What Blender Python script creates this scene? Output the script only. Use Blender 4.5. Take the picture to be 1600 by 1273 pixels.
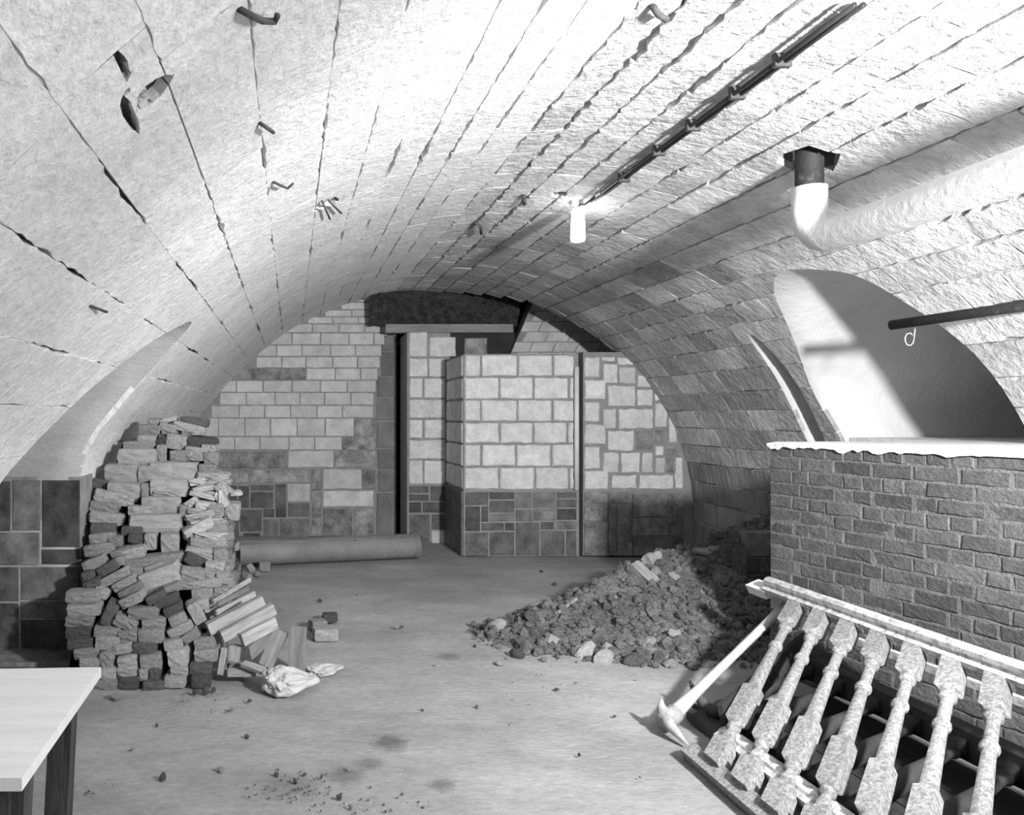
import bpy, bmesh, math, random
from mathutils import Vector, Matrix, noise
R = random.Random(7)
for o in list(bpy.data.objects): bpy.data.objects.remove(o, do_unlink=True)
SC = bpy.context.scene
COL = SC.collection

# ------------------------------------------------------------------ camera, light, exposure
F, CX, CY, H = 1250.0, 455.0, 650.0, 1.5          # focal length and vanishing point in pixels, eye height
cam = bpy.data.cameras.new('camera'); camo = bpy.data.objects.new('camera', cam); COL.objects.link(camo)
cam.sensor_fit = 'HORIZONTAL'; cam.sensor_width = 36; cam.lens = 36*F/1600
cam.shift_x = (800-CX)/1600; cam.shift_y = (CY-636.5)/1600
cam.clip_start = .05
camo.location = (0, 0, H); camo.rotation_euler = (math.pi/2, 0, 0)
SC.camera = camo

w = bpy.data.worlds.new('world'); SC.world = w; w.use_nodes = True
w.node_tree.nodes['Background'].inputs[0].default_value = (.5, .5, .5, 1)
w.node_tree.nodes['Background'].inputs[1].default_value = .015

LAMP = (2.38, .9, 2.1)
ld = bpy.data.lights.new('flood_lamp', 'SPOT'); ld.energy = 1350; ld.shadow_soft_size = .11; ld.spot_size = math.radians(118); ld.spot_blend = 1.0
lo = bpy.data.objects.new('flood_lamp', ld); COL.objects.link(lo); lo.location = LAMP
lo.rotation_euler = (Vector((1.7, 9.0, 1.2))-Vector(LAMP)).to_track_quat('-Z', 'Y').to_euler()
ls = bpy.data.lights.new('flood_lamp_spill', 'POINT'); ls.energy = 185; ls.shadow_soft_size = .11
lso = bpy.data.objects.new('flood_lamp_spill', ls); COL.objects.link(lso); lso.location = LAMP

SC.view_settings.view_transform = 'Standard'; SC.view_settings.look = 'None'
SC.view_settings.gamma = 1; SC.view_settings.use_curve_mapping = False
SC.view_settings.exposure = .16

# ------------------------------------------------------------------ helpers
def P(px, py, Y): return Vector(((px-CX)*Y/F, Y, H-(py-CY)*Y/F))
def G(px, py, z=0.0):
    Y = (H-z)*F/(py-CY); return P(px, py, Y)
def proj(p): return (CX+F*p[0]/p[1], CY-F*(p[2]-H)/p[1])
def nz(x, y=0, z=0, s=1.0): return noise.noise(Vector((x*s, y*s, z*s)))

def mesh(name, V, Fc, smooth=False):
    m = bpy.data.meshes.new(name); m.from_pydata([tuple(v) for v in V], [], Fc); m.update()
    if smooth: m.polygons.foreach_set('use_smooth', [True]*len(m.polygons))
    return m
def link(name, m, mat, parent=None):
    o = bpy.data.objects.new(name, m); COL.objects.link(o)
    if mat is not None and len(m.materials) == 0: m.materials.append(mat)
    if parent is not None: o.parent = parent
    return o
def obj(name, V, Fc, mat, parent=None, smooth=False): return link(name, mesh(name, V, Fc, smooth), mat, parent)
def tag(o, label, cat, group=None, kind=None):
    o['label'] = label; o['category'] = cat
    if group: o['group'] = group
    if kind: o['kind'] = kind
    return o
def struct(o, label, cat): return tag(o, label, cat, None, 'structure')
def empty(name, loc=(0, 0, 0)):
    o = bpy.data.objects.new(name, None); COL.objects.link(o); o.location = loc; o.empty_display_size = .05; return o

def box(x0, x1, y0, y1, z0, z1):
    V = [(x, y, z) for z in (z0, z1) for y in (y0, y1) for x in (x0, x1)]
    return V, [(0, 2, 3, 1), (4, 5, 7, 6), (0, 1, 5, 4), (2, 6, 7, 3), (0, 4, 6, 2), (1, 3, 7, 5)]
def join(parts):
    V, Fc = [], []
    for v, f in parts:
        n = len(V); V += [tuple(p) for p in v]; Fc += [tuple(i+n for i in q) for q in f]
    return V, Fc
def tube(pts, r, seg=10, caps=True, rad=None):
    pts = [Vector(p) for p in pts]; V, Fc = [], []
    up = None
    for i, p in enumerate(pts):
        t = (pts[min(i+1, len(pts)-1)]-pts[max(i-1, 0)]).normalized()
        if up is None: up = t.orthogonal().normalized()
        up = (up-t*up.dot(t)).normalized(); b = t.cross(up)
        rr = rad[i] if rad else r
        for k in range(seg):
            a = 2*math.pi*k/seg; V.append(p+(up*math.cos(a)+b*math.sin(a))*rr)
    for i in range(len(pts)-1):
        for k in range(seg):
            k2 = (k+1) % seg; Fc.append((i*seg+k, i*seg+k2, (i+1)*seg+k2, (i+1)*seg+k))
    if caps:
        Fc.append(tuple(range(seg))[::-1]); Fc.append(tuple((len(pts)-1)*seg+k for k in range(seg)))
    return V, Fc
def extrude_profile(prof, A, B, ex, ey):
    A, B, ex, ey = map(Vector, (A, B, ex, ey)); n = len(prof)
    V = [q+ex*a+ey*b for q in (A, B) for a, b in prof]
    Fc = [(i, (i+1) % n, n+(i+1) % n, n+i) for i in range(n)]
    Fc += [tuple(range(n))[::-1], tuple(range(n, 2*n))]
    return V, Fc

# ------------------------------------------------------------------ materials (all grey: a black-and-white picture)
def M(name, c, c2=None, scale=3.0, var=.0, bump=.25, bscale=30.0, rough=.9, stretch=(1, 1, 1), contrast=(.35, .65),
      fine=.0, dist=.02, metal=0.0, extra=None, spec=.25):
    m = bpy.data.materials.new(name); m.use_nodes = True; nt = m.node_tree; N = nt.nodes; L = nt.links
    b = N['Principled BSDF']; b.inputs['Roughness'].default_value = rough; b.inputs['Metallic'].default_value = metal
    b.inputs['Specular IOR Level'].default_value = spec
    tc = N.new('ShaderNodeTexCoord'); oi = N.new('ShaderNodeObjectInfo')
    off = N.new('ShaderNodeVectorMath'); off.operation = 'SCALE'; off.inputs[0].default_value = (31, 17, 23)
    L.new(oi.outputs['Random'], off.inputs['Scale'])
    add = N.new('ShaderNodeVectorMath'); add.operation = 'ADD'
    L.new(tc.outputs['Object'], add.inputs[0]); L.new(off.outputs[0], add.inputs[1])
    mp = N.new('ShaderNodeMapping'); mp.inputs['Scale'].default_value = stretch; L.new(add.outputs[0], mp.inputs[0])
    n1 = N.new('ShaderNodeTexNoise'); n1.inputs['Scale'].default_value = scale; n1.inputs['Detail'].default_value = 8; n1.inputs['Roughness'].default_value = .65
    L.new(mp.outputs[0], n1.inputs['Vector'])
    mr = N.new('ShaderNodeMapRange'); mr.inputs[1].default_value = contrast[0]; mr.inputs[2].default_value = contrast[1]
    L.new(n1.outputs['Fac'], mr.inputs[0])
    mx = N.new('ShaderNodeMix'); mx.data_type = 'FLOAT'; c2 = c if c2 is None else c2
    mx.inputs[2].default_value = c; mx.inputs[3].default_value = c2; L.new(mr.outputs[0], mx.inputs[0])
    val = mx.outputs[0]
    n2 = N.new('ShaderNodeTexNoise'); n2.inputs['Scale'].default_value = bscale; n2.inputs['Detail'].default_value = 6; n2.inputs['Roughness'].default_value = .6
    L.new(mp.outputs[0], n2.inputs['Vector'])
    if fine:
        f = N.new('ShaderNodeMapRange'); f.inputs[1].default_value = .3; f.inputs[2].default_value = .7
        f.inputs[3].default_value = 1-fine; f.inputs[4].default_value = 1+fine; L.new(n2.outputs['Fac'], f.inputs[0])
        mu = N.new('ShaderNodeMath'); mu.operation = 'MULTIPLY'; L.new(val, mu.inputs[0]); L.new(f.outputs[0], mu.inputs[1]); val = mu.outputs[0]
    if var:
        f = N.new('ShaderNodeMapRange'); f.inputs[3].default_value = 1-var; f.inputs[4].default_value = 1+var
        L.new(oi.outputs['Random'], f.inputs[0])
        mu = N.new('ShaderNodeMath'); mu.operation = 'MULTIPLY'; L.new(val, mu.inputs[0]); L.new(f.outputs[0], mu.inputs[1]); val = mu.outputs[0]
    if extra: val = extra(nt, tc, val)
    cc = N.new('ShaderNodeCombineColor')
    for i in range(3): L.new(val, cc.inputs[i])
    L.new(cc.outputs[0], b.inputs['Base Color'])
    if bump:
        bp = N.new('ShaderNodeBump'); bp.inputs['Strength'].default_value = bump; bp.inputs['Distance'].default_value = dist
        ad = N.new('ShaderNodeMath'); ad.operation = 'MULTIPLY_ADD'; ad.inputs[1].default_value = 1.6
        L.new(n1.outputs['Fac'], ad.inputs[0]); L.new(n2.outputs['Fac'], ad.inputs[2])
        L.new(ad.outputs[0], bp.inputs['Height']); L.new(bp.outputs[0], b.inputs['Normal'])
    return m

def stains(spots):
    def f(nt, tc, val):
        N, L = nt.nodes, nt.links
        for (x, y, rx, ry, k) in spots:
            mp = N.new('ShaderNodeMapping'); mp.inputs['Location'].default_value = (-x/rx, -y/ry, 0); mp.inputs['Scale'].default_value = (1/rx, 1/ry, 0)
            L.new(tc.outputs['Object'], mp.inputs[0])
            nn = N.new('ShaderNodeTexNoise'); nn.inputs['Scale'].default_value = 1.6; nn.inputs['Detail'].default_value = 5; L.new(mp.outputs[0], nn.inputs['Vector'])
            ln = N.new('ShaderNodeVectorMath'); ln.operation = 'LENGTH'; L.new(mp.outputs[0], ln.inputs[0])
            ad = N.new('ShaderNodeMath'); ad.operation = 'ADD'; L.new(ln.outputs['Value'], ad.inputs[0]); L.new(nn.outputs['Fac'], ad.inputs[1])
            mr = N.new('ShaderNodeMapRange'); mr.inputs[1].default_value = .9; mr.inputs[2].default_value = 1.6
            mr.inputs[3].default_value = k; mr.inputs[4].default_value = 1; L.new(ad.outputs[0], mr.inputs[0])
            mu = N.new('ShaderNodeMath'); mu.operation = 'MULTIPLY'; L.new(val, mu.inputs[0]); L.new(mr.outputs[0], mu.inputs[1]); val = mu.outputs[0]
        return val
    return f

def fl(px, py): g = G(px, py); return g.x, g.y
floor_spots = []
for (px, py, rx, ry, k) in [(610, 1157, .10, .11, .45), (578, 1190, .08, .07, .6), (690, 1224, .07, .07, .6), (540, 1207, .09, .10, .6), (800, 985, .2, .12, .8),
                            (700, 1024, .09, .08, .65), (450, 1225, .16, .12, .75)]:
    x, y = fl(px, py); floor_spots.append((x, y, rx, ry, k))
m_white = M('whitewash', .80, .66, 3.5, .03, .7, 26, fine=.12, dist=.018)
m_white_r = M('whitewash_rough', .72, .46, 3.0, .12, 1.0, 20, fine=.14, dist=.032, contrast=(.38, .68))
m_white_g = M('grey_whitewash', .54, .32, 3.0, .2, 1.0, 18, fine=.2, dist=.035, contrast=(.35, .68))
m_mortar_v = M('vault_mortar', .66, .46, 6, 0, .8, 30, fine=.1)
m_plaster = M('smooth_plaster', .76, .64, 1.6, 0, .35, 26, stretch=(1, 1, .4))
m_reveal = M('bare_reveal_stone', .46, .36, 3, 0, .5, 24, stretch=(1, 1, 3))
m_block = M('wall_block', .60, .44, 6, .10, .35, 40, fine=.08)
m_block_d = M('stained_wall_block', .36, .13, 7, .2, .5, 34, fine=.15, contrast=(.36, .64))
m_jamb = M('grey_jamb_and_hole_shade', .22, .14, 4, .15, .4, 34, fine=.1)
m_pillar = M('pillar_block', .74, .56, 9, .07, .8, 45, fine=.12)
m_pmort = M('pillar_mortar', .28, .22, 8, 0, .4, 50)
m_lmort = M('back_wall_mortar', .30, .22, 8, 0, .4, 50)
m_tile = M('dark_glazed_tile', .11, .04, 7, .4, .2, 30, rough=.5, contrast=(.38, .66), fine=.1)
m_tile_l = M('pale_patch_tile', .6, .4, 9, .1, .5, 30)
m_tile_m = M('mid_grey_tile', .20, .08, 7, .3, .2, 30, rough=.55, fine=.1)
m_grout = M('tile_grout', .30, .2, 9, 0, .3, 40)
m_slab = M('grey_wainscot_slab', .30, .10, 6, .2, .4, 30, contrast=(.35, .66), fine=.1)
m_wallst = M('dark_wall_stone', .34, .18, 4, .2, .8, 24, stretch=(1, 1, .35), dist=.03)
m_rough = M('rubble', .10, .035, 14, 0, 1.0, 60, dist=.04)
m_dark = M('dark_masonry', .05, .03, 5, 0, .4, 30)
m_brick = M('wall_brick', .12, .08, 7, .25, .7, 42, fine=.15, dist=.012, stretch=(1, 1, 1.6))
m_bmort = M('brick_mortar', .18, .135, 9, 0, .6, 60)
m_lime = M('lime_mortar_cap', .85, .72, 6, 0, .6, 40)
m_floor = M('earth_floor', .20, .37, 1.7, 0, .35, 34, fine=.14, contrast=(.3, .72), stretch=(.7, 1.2, 1), extra=stains(floor_spots))
m_pbrick = M('old_brick', .50, .28, 9, .30, .8, 48, fine=.18)
m_pdark = M('dark_old_brick', .17, .09, 9, .3, .8, 48, fine=.18)
m_conc = M('concrete_block', .46, .34, 6, .14, .7, 60, fine=.22)
m_slate = M('pale_slate', .50, .32, 7, .18, .5, 40)
m_core = M('gap_shade_core', .05, .02, 10, 0, 1, 40, dist=.05)  # near-black colour stands in for deep shade between the bricks
m_soil = M('soil', .21, .10, 9, 0, 1.0, 70, fine=.45, dist=.02)
m_clod = M('soil_clod', .24, .10, 8, .3, 1.0, 60, fine=.3)
m_stone = M('pale_rubble_stone', .58, .38, 8, .2, .9, 40, fine=.1)
m_plank = M('raw_plank', .36, .20, 5, .15, .4, 30, stretch=(1, 9, 9))
m_plank_d = M('dirty_plank', .20, .12, 5, .2, .4, 30, stretch=(1, 9, 9))
m_table = M('scrubbed_table_top', .86, .76, 2.5, 0, .12, 30, stretch=(1, 8, 8), rough=.6)
m_leg = M('dark_table_leg', .10, .05, 4, .1, .4, 24, stretch=(8, 8, 1))
m_paint = M('flaking_paint', .29, .13, 60, .1, .10, 140, contrast=(.38, .62), fine=.3, dist=.004)
m_rail = M('painted_rail', .52, .14, 30, 0, .25, 90, contrast=(.45, .7), dist=.004)
m_dwood = M('dark_painted_wood', .05, .028, 6, .2, .3, 30, rough=.6)
m_iron = M('rusty_iron', .10, .05, 14, .1, .5, 50, rough=.7)
m_pick = M('pick_iron', .36, .22, 10, 0, .4, 40, rough=.6)
m_handle = M('worn_handle', .44, .34, 4, 0, .2, 30, stretch=(3, 3, 3), rough=.6)
m_pipe = M('whitewashed_pipe', .70, .58, 6, 0, .3, 24, fine=.06, dist=.01)
m_dpipe = M('dark_pipe', .025, .10, 14, 0, .3, 40, rough=.6, contrast=(.55, .75))
m_duct = M('zinc_duct', .24, .14, 3, 0, .25, 30, rough=.6, contrast=(.3, .7))
m_beam = M('wood_beam', .30, .2, 4, 0, .3, 30, stretch=(1, 8, 8))
m_paper = M('crumpled_paper', .46, .34, 6, 0, .4, 30)
m_black = M('black_conduit', .03, .02, 6, 0, .2, 30, rough=.5)
m_bulb = bpy.data.materials.new('lit_bulb'); m_bulb.use_nodes = True
bb = m_bulb.node_tree.nodes['Principled BSDF']; bb.inputs['Base Color'].default_value = (.9, .9, .9, 1)
bb.inputs['Emission Color'].default_value = (1, 1, 1, 1); bb.inputs['Emission Strength'].default_value = 14

# ------------------------------------------------------------------ generic masonry piece
def subdiv(poly, seglen, jit, rr, jf=None):
    out = []
    n = len(poly)
    for i in range(n):
        a, b = poly[i], poly[(i+1) % n]; d = math.hypot(b[0]-a[0], b[1]-a[1])
        k = max(1, int(round(d/seglen)))
        nx, ny = ((b[1]-a[1])/max(d, 1e-6), -(b[0]-a[0])/max(d, 1e-6))
        for j in range(k):
            t = j/k; q = (rr.random()-.5)*2*jit
            if jf: q -= jf(a[0]+(b[0]-a[0])*t, a[1]+(b[1]-a[1])*t)*abs(nx)
            out.append((a[0]+(b[0]-a[0])*t+nx*q, a[1]+(b[1]-a[1])*t+ny*q))
    return out
def piece(poly, Mp, h0, h1, bev=.006, jit=.003, seglen=.12, tilt=(0, 0), rr=R, bulge=.0, hj=.0, jf=None):
    p = subdiv(poly, seglen, jit, rr, jf); n = len(p)
    cx = sum(q[0] for q in p)/n; cy = sum(q[1] for q in p)/n
    V = [Mp(q[0], q[1], h0) for q in p]
    hh = [h1+tilt[0]*(q[0]-cx)+tilt[1]*(q[1]-cy)+(rr.random()-.5)*2*hj for q in p]
    V += [Mp(q[0], q[1], hh[i]-bev) for i, q in enumerate(p)]
    for i, q in enumerate(p):
        d = math.hypot(q[0]-cx, q[1]-cy); s = max(.3, 1-bev*1.3/max(d, .01))
        V.append(Mp(cx+(q[0]-cx)*s, cy+(q[1]-cy)*s, hh[i]))
    V.append(Mp(cx, cy, h1+bulge))
    Fc = []
    for i in range(n):
        j = (i+1) % n
        Fc += [(i, j, n+j, n+i), (n+i, n+j, 2*n+j, 2*n+i), (2*n+i, 2*n+j, 3*n)]
    return V, Fc
def clip(poly, a, b, c):      # keep a*x+b*y+c >= 0
    out = []; n = len(poly)
    for i in range(n):
        p, q = poly[i], poly[(i+1) % n]; dp = a*p[0]+b*p[1]+c; dq = a*q[0]+b*q[1]+c
        if dp >= 0: out.append(p)
        if dp*dq < 0:
            t = dp/(dp-dq); out.append((p[0]+(q[0]-p[0])*t, p[1]+(q[1]-p[1])*t))
    return out
def area(poly):
    return .5*abs(sum(poly[i][0]*poly[(i+1) % len(poly)][1]-poly[(i+1) % len(poly)][0]*poly[i][1] for i in range(len(poly)))) if len(poly) > 2 else 0
def inpoly(x, y, poly):
    c = False; n = len(poly); j = n-1
    for i in range(n):
        if (poly[i][1] > y) != (poly[j][1] > y) and x < (poly[j][0]-poly[i][0])*(y-poly[i][1])/(poly[j][1]-poly[i][1])+poly[i][0]: c = not c
        j = i
    return c

# ------------------------------------------------------------------ the barrel vault
VC, VAL, VAR, VR, VZ = 1.45, 3.0, 2.87, 2.6, H-1.08
LP = [(-1.37, -1.9), (-1.37, -1.5), (-1.365, -.55), (-1.28, -.2), (-1.08, .08), (-.88, .31), (-.6, .6), (-.09, 1.03), (.5, 1.33), (1.0, 1.475), (1.45, 1.52), (1.95, 1.475)]
prof = []
for i in range(1, len(LP)-2):
    p0, p1, p2, p3 = LP[i-1:i+3]
    for k in range(10):
        t = k/10
        prof.append(tuple(.5*(2*p1[j]+(p2[j]-p0[j])*t+(2*p0[j]-5*p1[j]+4*p2[j]-p3[j])*t*t+(3*p1[j]-p0[j]-3*p2[j]+p3[j])*t**3)+(H if j else 0) for j in (0, 1)))
NA = 80
for i in range(NA+1):
    t = math.pi/2*(1+i/NA); prof.append((VC-VAR*math.cos(t), VZ+VR*math.sin(t)))
prof += [(VC+VAR, VZ*.5), (VC+VAR, 0.0)]
cum = [0.0]
for i in range(1, len(prof)): cum.append(cum[-1]+math.dist(prof[i], prof[i-1]))
UT = cum[-1]
def pu(u):
    u = min(max(u, 0), UT-1e-6); lo_, hi = 0, len(cum)-1
    while hi-lo_ > 1:
        md = (lo_+hi)//2
        if cum[md] <= u: lo_ = md
        else: hi = md
    t = (u-cum[lo_])/(cum[hi]-cum[lo_]); a, b = prof[lo_], prof[hi]
    dx, dz = b[0]-a[0], b[1]-a[1]; l = math.hypot(dx, dz)
    return a[0]+dx*t, a[1]+dz*t, dz/l, -dx/l        # x, z and inward normal
def MV(u, v, h):
    x, z, nx, nzz = pu(u); return (x+nx*h, v, z+nzz*h)
def u_of_x(x):
    lo_, hi = .9, UT-VZ
    for _ in range(40):
        md = (lo_+hi)/2
        if pu(md)[0] < x: lo_ = md
        else: hi = md
    return lo_
UC = u_of_x(VC)
def vault_z(x):
    if x < -1.36 or x > VC+VAR-.01: return 0.0
    return pu(u_of_x(x))[1]
def u_of_z(zrel, side):
    z = H+zrel; lo_, hi = (0, UC) if side < 0 else (UC, UT)
    for _ in range(40):
        md = (lo_+hi)/2; up = pu(md)[1] < z
        if side < 0: lo_, hi = (md, hi) if up else (lo_, md)
        else: lo_, hi = (lo_, md) if up else (md, hi)
    return lo_
def smooth_line(pts, k=2):
    for _ in range(k):
        out = [pts[0]]
        for a, b in zip(pts, pts[1:]):
            out += [tuple(a[i]*.75+b[i]*.25 for i in range(2)), tuple(a[i]*.25+b[i]*.75 for i in range(2))]
        out.append(pts[-1]); pts = out
    return pts
HL = smooth_line([(5.07, -1.5), (5.07, -.385), (5.08, -.16), (5.12, .25), (5.10, .5), (4.97, .60), (4.75, .54), (4.40, .38), (4.05, .12), (3.90, -.12), (3.62, -.31), (3.5, -.5), (3.45, -1.5)])
HR = smooth_line([(6.02, -.6), (6.02, -.2), (6.10, .2), (5.84, .58), (5.6, .86), (5.3, .97), (5.05, .93), (4.78, .86), (4.65, .65), (4.5, .4), (4.45, 0), (4.45, -.6)])
HS = smooth_line([(6.42, -.35), (6.45, 0), (6.38, .42), (6.34, .60), (6.26, .66), (6.2, .55), (6.19, .3), (6.22, -.35)])
holes = [([(u_of_z(z, -1), y) for y, z in HL]), ([(u_of_z(z, 1), y) for y, z in HR]), ([(u_of_z(z, 1), y) for y, z in HS])]
def yend(x):
    if x < 1.5: return 10.0
    if x < 2.7: return 9.95-(x-1.5)/1.2*1.0
    return 8.95-(x-2.7)/1.6*.38
def vault_uv(px, py):
    r = (px-CX)/(CY-py); lo_, hi = -1.3, 4.2
    for _ in range(40):
        md = (lo_+hi)/2; z = pu(u_of_x(md))[1]-H
        if md < r*z: lo_ = md
        else: hi = md
    u = u_of_x(lo_); return u, F*(pu(u)[1]-H)/(CY-py)
pits = []                                            # broken cavities in the vault: outline in (u, y), depth
for (px, py, ru, rv, dp) in [(1265, 250, .14, .17, .30), (512, 318, .085, .075, .22), (238, 143, .06, .055, .14), (203, 180, .018, .12, .05), (875, 303, .05, .07, .05), (192, 100, .012, .06, .04)]:
    u, y = vault_uv(px, py)
    pits.append(([(u+ru*k_*math.cos(a_), y+rv*k_*math.sin(a_)) for a_, k_ in [(i*2*math.pi/11, R.uniform(.8, 1.2)) for i in range(11)]], dp))
ceil = obj('ceiling', [], [], m_mortar_v)
V, Fc = [], []
DU, DV = .045, .06
nu, nv = int(UT/DU), int(12.4/DV)
for i in range(nu+1):
    u = UT*i/nu; x, z, nx, nzz = pu(u)
    left = x < 1.0
    for j in range(nv+1):
        y = -2.4+j*DV
        n = nz(u*2.3, y*2.3, 3.1)+.5*nz(u*9, y*9, 1.7)
        cr = nz(u*1.5, y*2.6, 7.7)+.45*nz(u*5, y*11, 2.2)
        if left: h = -.0015 if cr < .0 else -.003-min(.07, cr*.30)
        else: h = -.010-max(0, n+.25)*.035
        for pp, dp in pits:
            if abs(u-pp[0][0]) < .4 and abs(y-pp[0][1]) < .4 and min(q[0] for q in pp)-.06 < u < max(q[0] for q in pp)+.06 and min(q[1] for q in pp)-.07 < y < max(q[1] for q in pp)+.07:
                h = -dp-.05 if inpoly(u, y, pp) else -.012
        V.append((x+nx*h, min(y, yend(x)-.004), z+nzz*h))
for i in range(nu):
    for j in range(nv):
        ids = (i*(nv+1)+j, i*(nv+1)+j+1, (i+1)*(nv+1)+j+1, (i+1)*(nv+1)+j)
        y = -2.4+(j+.5)*DV
        if y > yend(pu(UT*(i+.5)/nu)[0]): continue
        if 3 < y < 6.8 and any(inpoly(UT*(i+a)/nu, -2.4+(j+b)*DV, hp) for hp in holes for a, b in ((0, 0), (1, 0), (0, 1), (1, 1))): continue
        Fc.append(ids)
me = mesh('ceiling', V, Fc, True); me.materials.append(m_mortar_v); ceil.data = me
struct(ceil, 'whitewashed stone barrel vault with cracked bed joints spanning the cellar', 'vault')

# stone courses
rows = []; u = 0.02
while u < UT-.05:
    x, z, _, _ = pu(u)
    if x < .3: pt = .27
    elif x < 1.45: pt = .195
    else: pt = .205
    if z < VZ+.3: pt = .24
    if x < 1.0 and z < 1.0: pt = .25
    pt *= R.uniform(.9, 1.12); rows.append((u, min(u+pt, UT))); u += pt
cand = []
for ri, (u0, u1) in enumerate(rows):
    x, z, _, _ = pu((u0+u1)/2)
    left = x < 1.35
    y = 1.0-R.random()*.5
    while y < 10.2:
        ln = R.uniform(.75, 1.35) if x < .9 else (R.uniform(.5, .8) if left else R.uniform(.30, .52))
        rib = (not left) and y > 7.7
        y1 = y+ln
        rects = [(u0, u1, y, y1)]
        def split(rc, mu, mv):
            p, q, r, t = rc; nu_ = max(1, math.ceil((q-p)/mu)); nv_ = max(1, math.ceil((t-r)/mv))
            return [(p+(q-p)*i/nu_, p+(q-p)*(i+1)/nu_, r+(t-r)*j/nv_, r+(t-r)*(j+1)/nv_) for i in range(nu_) for j in range(nv_)]
        def near(hp, m=.0): return max(a for a, b in hp)+m > u0 and min(a for a, b in hp)-m < u1 and max(b for a, b in hp)+m > y and min(b for a, b in hp)-m < y1
        frag = False
        if any(near(hp) for hp in holes) and any(inpoly(u0+(u1-u0)*i/4, y+(y1-y)*j/8, hp) for hp in holes for i in range(5) for j in range(9)): rects = split(rects[0], .06, .06); frag = True
        for pp, dp in pits:
            if near(pp):
                nr = []
                for rc in rects:
                    if rc[1] <= min(a for a, b in pp) or rc[0] >= max(a for a, b in pp) or rc[3] <= min(b for a, b in pp) or rc[2] >= max(b for a, b in pp): nr.append(rc)
                    else:
                        lo_, hi_ = max(rc[2], min(b for a, b in pp)-.01), min(rc[3], max(b for a, b in pp)+.01)
                        if lo_-rc[2] > .02: nr.append((rc[0], rc[1], rc[2], lo_))
                        else: lo_ = rc[2]
                        if rc[3]-hi_ > .02: nr.append((rc[0], rc[1], hi_, rc[3]))
                        else: hi_ = rc[3]
                        nr += split((rc[0], rc[1], lo_, hi_), .035, .035)
                rects = nr; frag = True
        polys = []
        for (p, q, r, s) in rects:
            g = R.uniform(.001, .0035) if left else R.uniform(.003, .007)
            e = .0004 if left else R.uniform(.002, .0045)
            gp, gq, er, es = (g if p == u0 else 0), (g if q == u1 else 0), (e if r == y else 0), (e if s == y1 else 0)
            poly = [(p+gp, r+er), (q-gq, r+er), (q-gq, s-es), (p+gp, s-es)]
            ye = yend(x)
            if s > ye: poly = clip(poly, 0, -1, ye)
            for hp in holes+[pp for pp, dp in pits]:
                if len(poly) < 3: break
                if not near(hp, .1): continue
                ins = [inpoly(a, b, hp) for a, b in poly]+[inpoly((p+q)/2, (r+s)/2, hp)]
                pin = any(p < a < q and r < b < s for a, b in hp)
                if all(ins): poly = []; break
                if any(ins) or pin:
                    cx, cy = (p+q)/2, (r+s)/2; hc = (sum(a for a, b in hp)/len(hp), sum(b for a, b in hp)/len(hp)); best = None
                    for k in range(len(hp)):
                        a, b = hp[k], hp[(k+1) % len(hp)]; mx, my = (a[0]+b[0])/2, (a[1]+b[1])/2
                        l = math.dist(a, b)
                        if l < 1e-5: continue
                        dd = math.hypot((mx-cx)/(q-p), (my-cy)/(s-r))
                        if best is None or dd < best[0]: best = (dd, a, b, l)
                    _, a, b, l = best; A, B = (b[1]-a[1])/l, -(b[0]-a[0])/l; C = -(A*a[0]+B*a[1])
                    if A*hc[0]+B*hc[1]+C > 0: A, B, C = -A, -B, -C
                    poly = clip(poly, A, B, C)
            if len(poly) < 3 or area(poly) < (.00008 if frag else .0025): continue
            polys.append(poly)
        if polys: cand.append((ri, polys, left, rib, x, z, frag))
        y = y1
def screen_area(pts):
    q = []
    for p in pts:
        if p[1] < .5: return 0
        a, b = proj(p); q.append((min(max(a, 0), 1600), min(max(b, 0), 1273)))
    return area(q)
scored = []
for c in cand: scored.append((sum(screen_area([MV(a, b, 0) for a, b in q]) for q in c[1]), c))
scored.sort(key=lambda t: -t[0])
def crack(u, y):
    c = nz(u*1.5, y*2.6, 7.7)+.45*nz(u*5, y*11, 2.2)
    return -.003 if c < -.12 else .020*max(0, c-.04)
rest = {}
ROWT = [R.uniform(-.05, .012) for _ in rows]
for k, (sa, (ri, polys, left, rib, x, z, frag)) in enumerate(scored):
    poly = polys[0]
    ridge = 1.30 < x < 1.75
    if frag: g = join([piece(q, MV, -.03, .001+(ri*37 % 7)*.0006, .0002, 0, .1) for q in polys])
    elif left: g = piece(poly, MV, -.03, R.uniform(0, .0012)+(ri*37 % 7)*.0006, .0014, .0055, .040, (((ri*53) % 11-5)*.0022, 0), jf=crack)
    elif rib: g = piece(poly, MV, -.03, R.uniform(.0, .006), .006, .003, .14, (R.uniform(-.02, .02), R.uniform(-.01, .01)))
    else:
        tl = .05 if not ridge else .09
        g = piece(poly, MV, -.03, R.uniform(.0, .003), .002, .007 if not ridge else .014, .05, (ROWT[ri]+R.uniform(-tl, tl)*.25, R.uniform(-.003, .003)), bulge=R.uniform(-.003, .004), hj=.0012, jf=crack)
    ww = m_white if left else m_white_r
    ym = sum(q[1] for q in poly)/len(poly)
    if not left and x > 1.7 and R.random() < min(.85, max(0, (ym-5.0)*.30+(x-3.2)*.2)): ww = m_white_g  # greyer whitewash becomes more frequent towards the far right
    if z < VZ+.55 and x > 3: ww = m_wallst
    if k < 300 and sa > 60: obj('stone', g[0], g[1], ww, ceil)
    else: rest.setdefault(ww.name, []).append(g)
for mt in (m_white, m_white_r, m_white_g, m_wallst):
    if rest.get(mt.name):
        V, Fc = join(rest[mt.name]); o = obj('small_stones', V, Fc, mt, ceil); o['kind'] = 'stuff'

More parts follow.
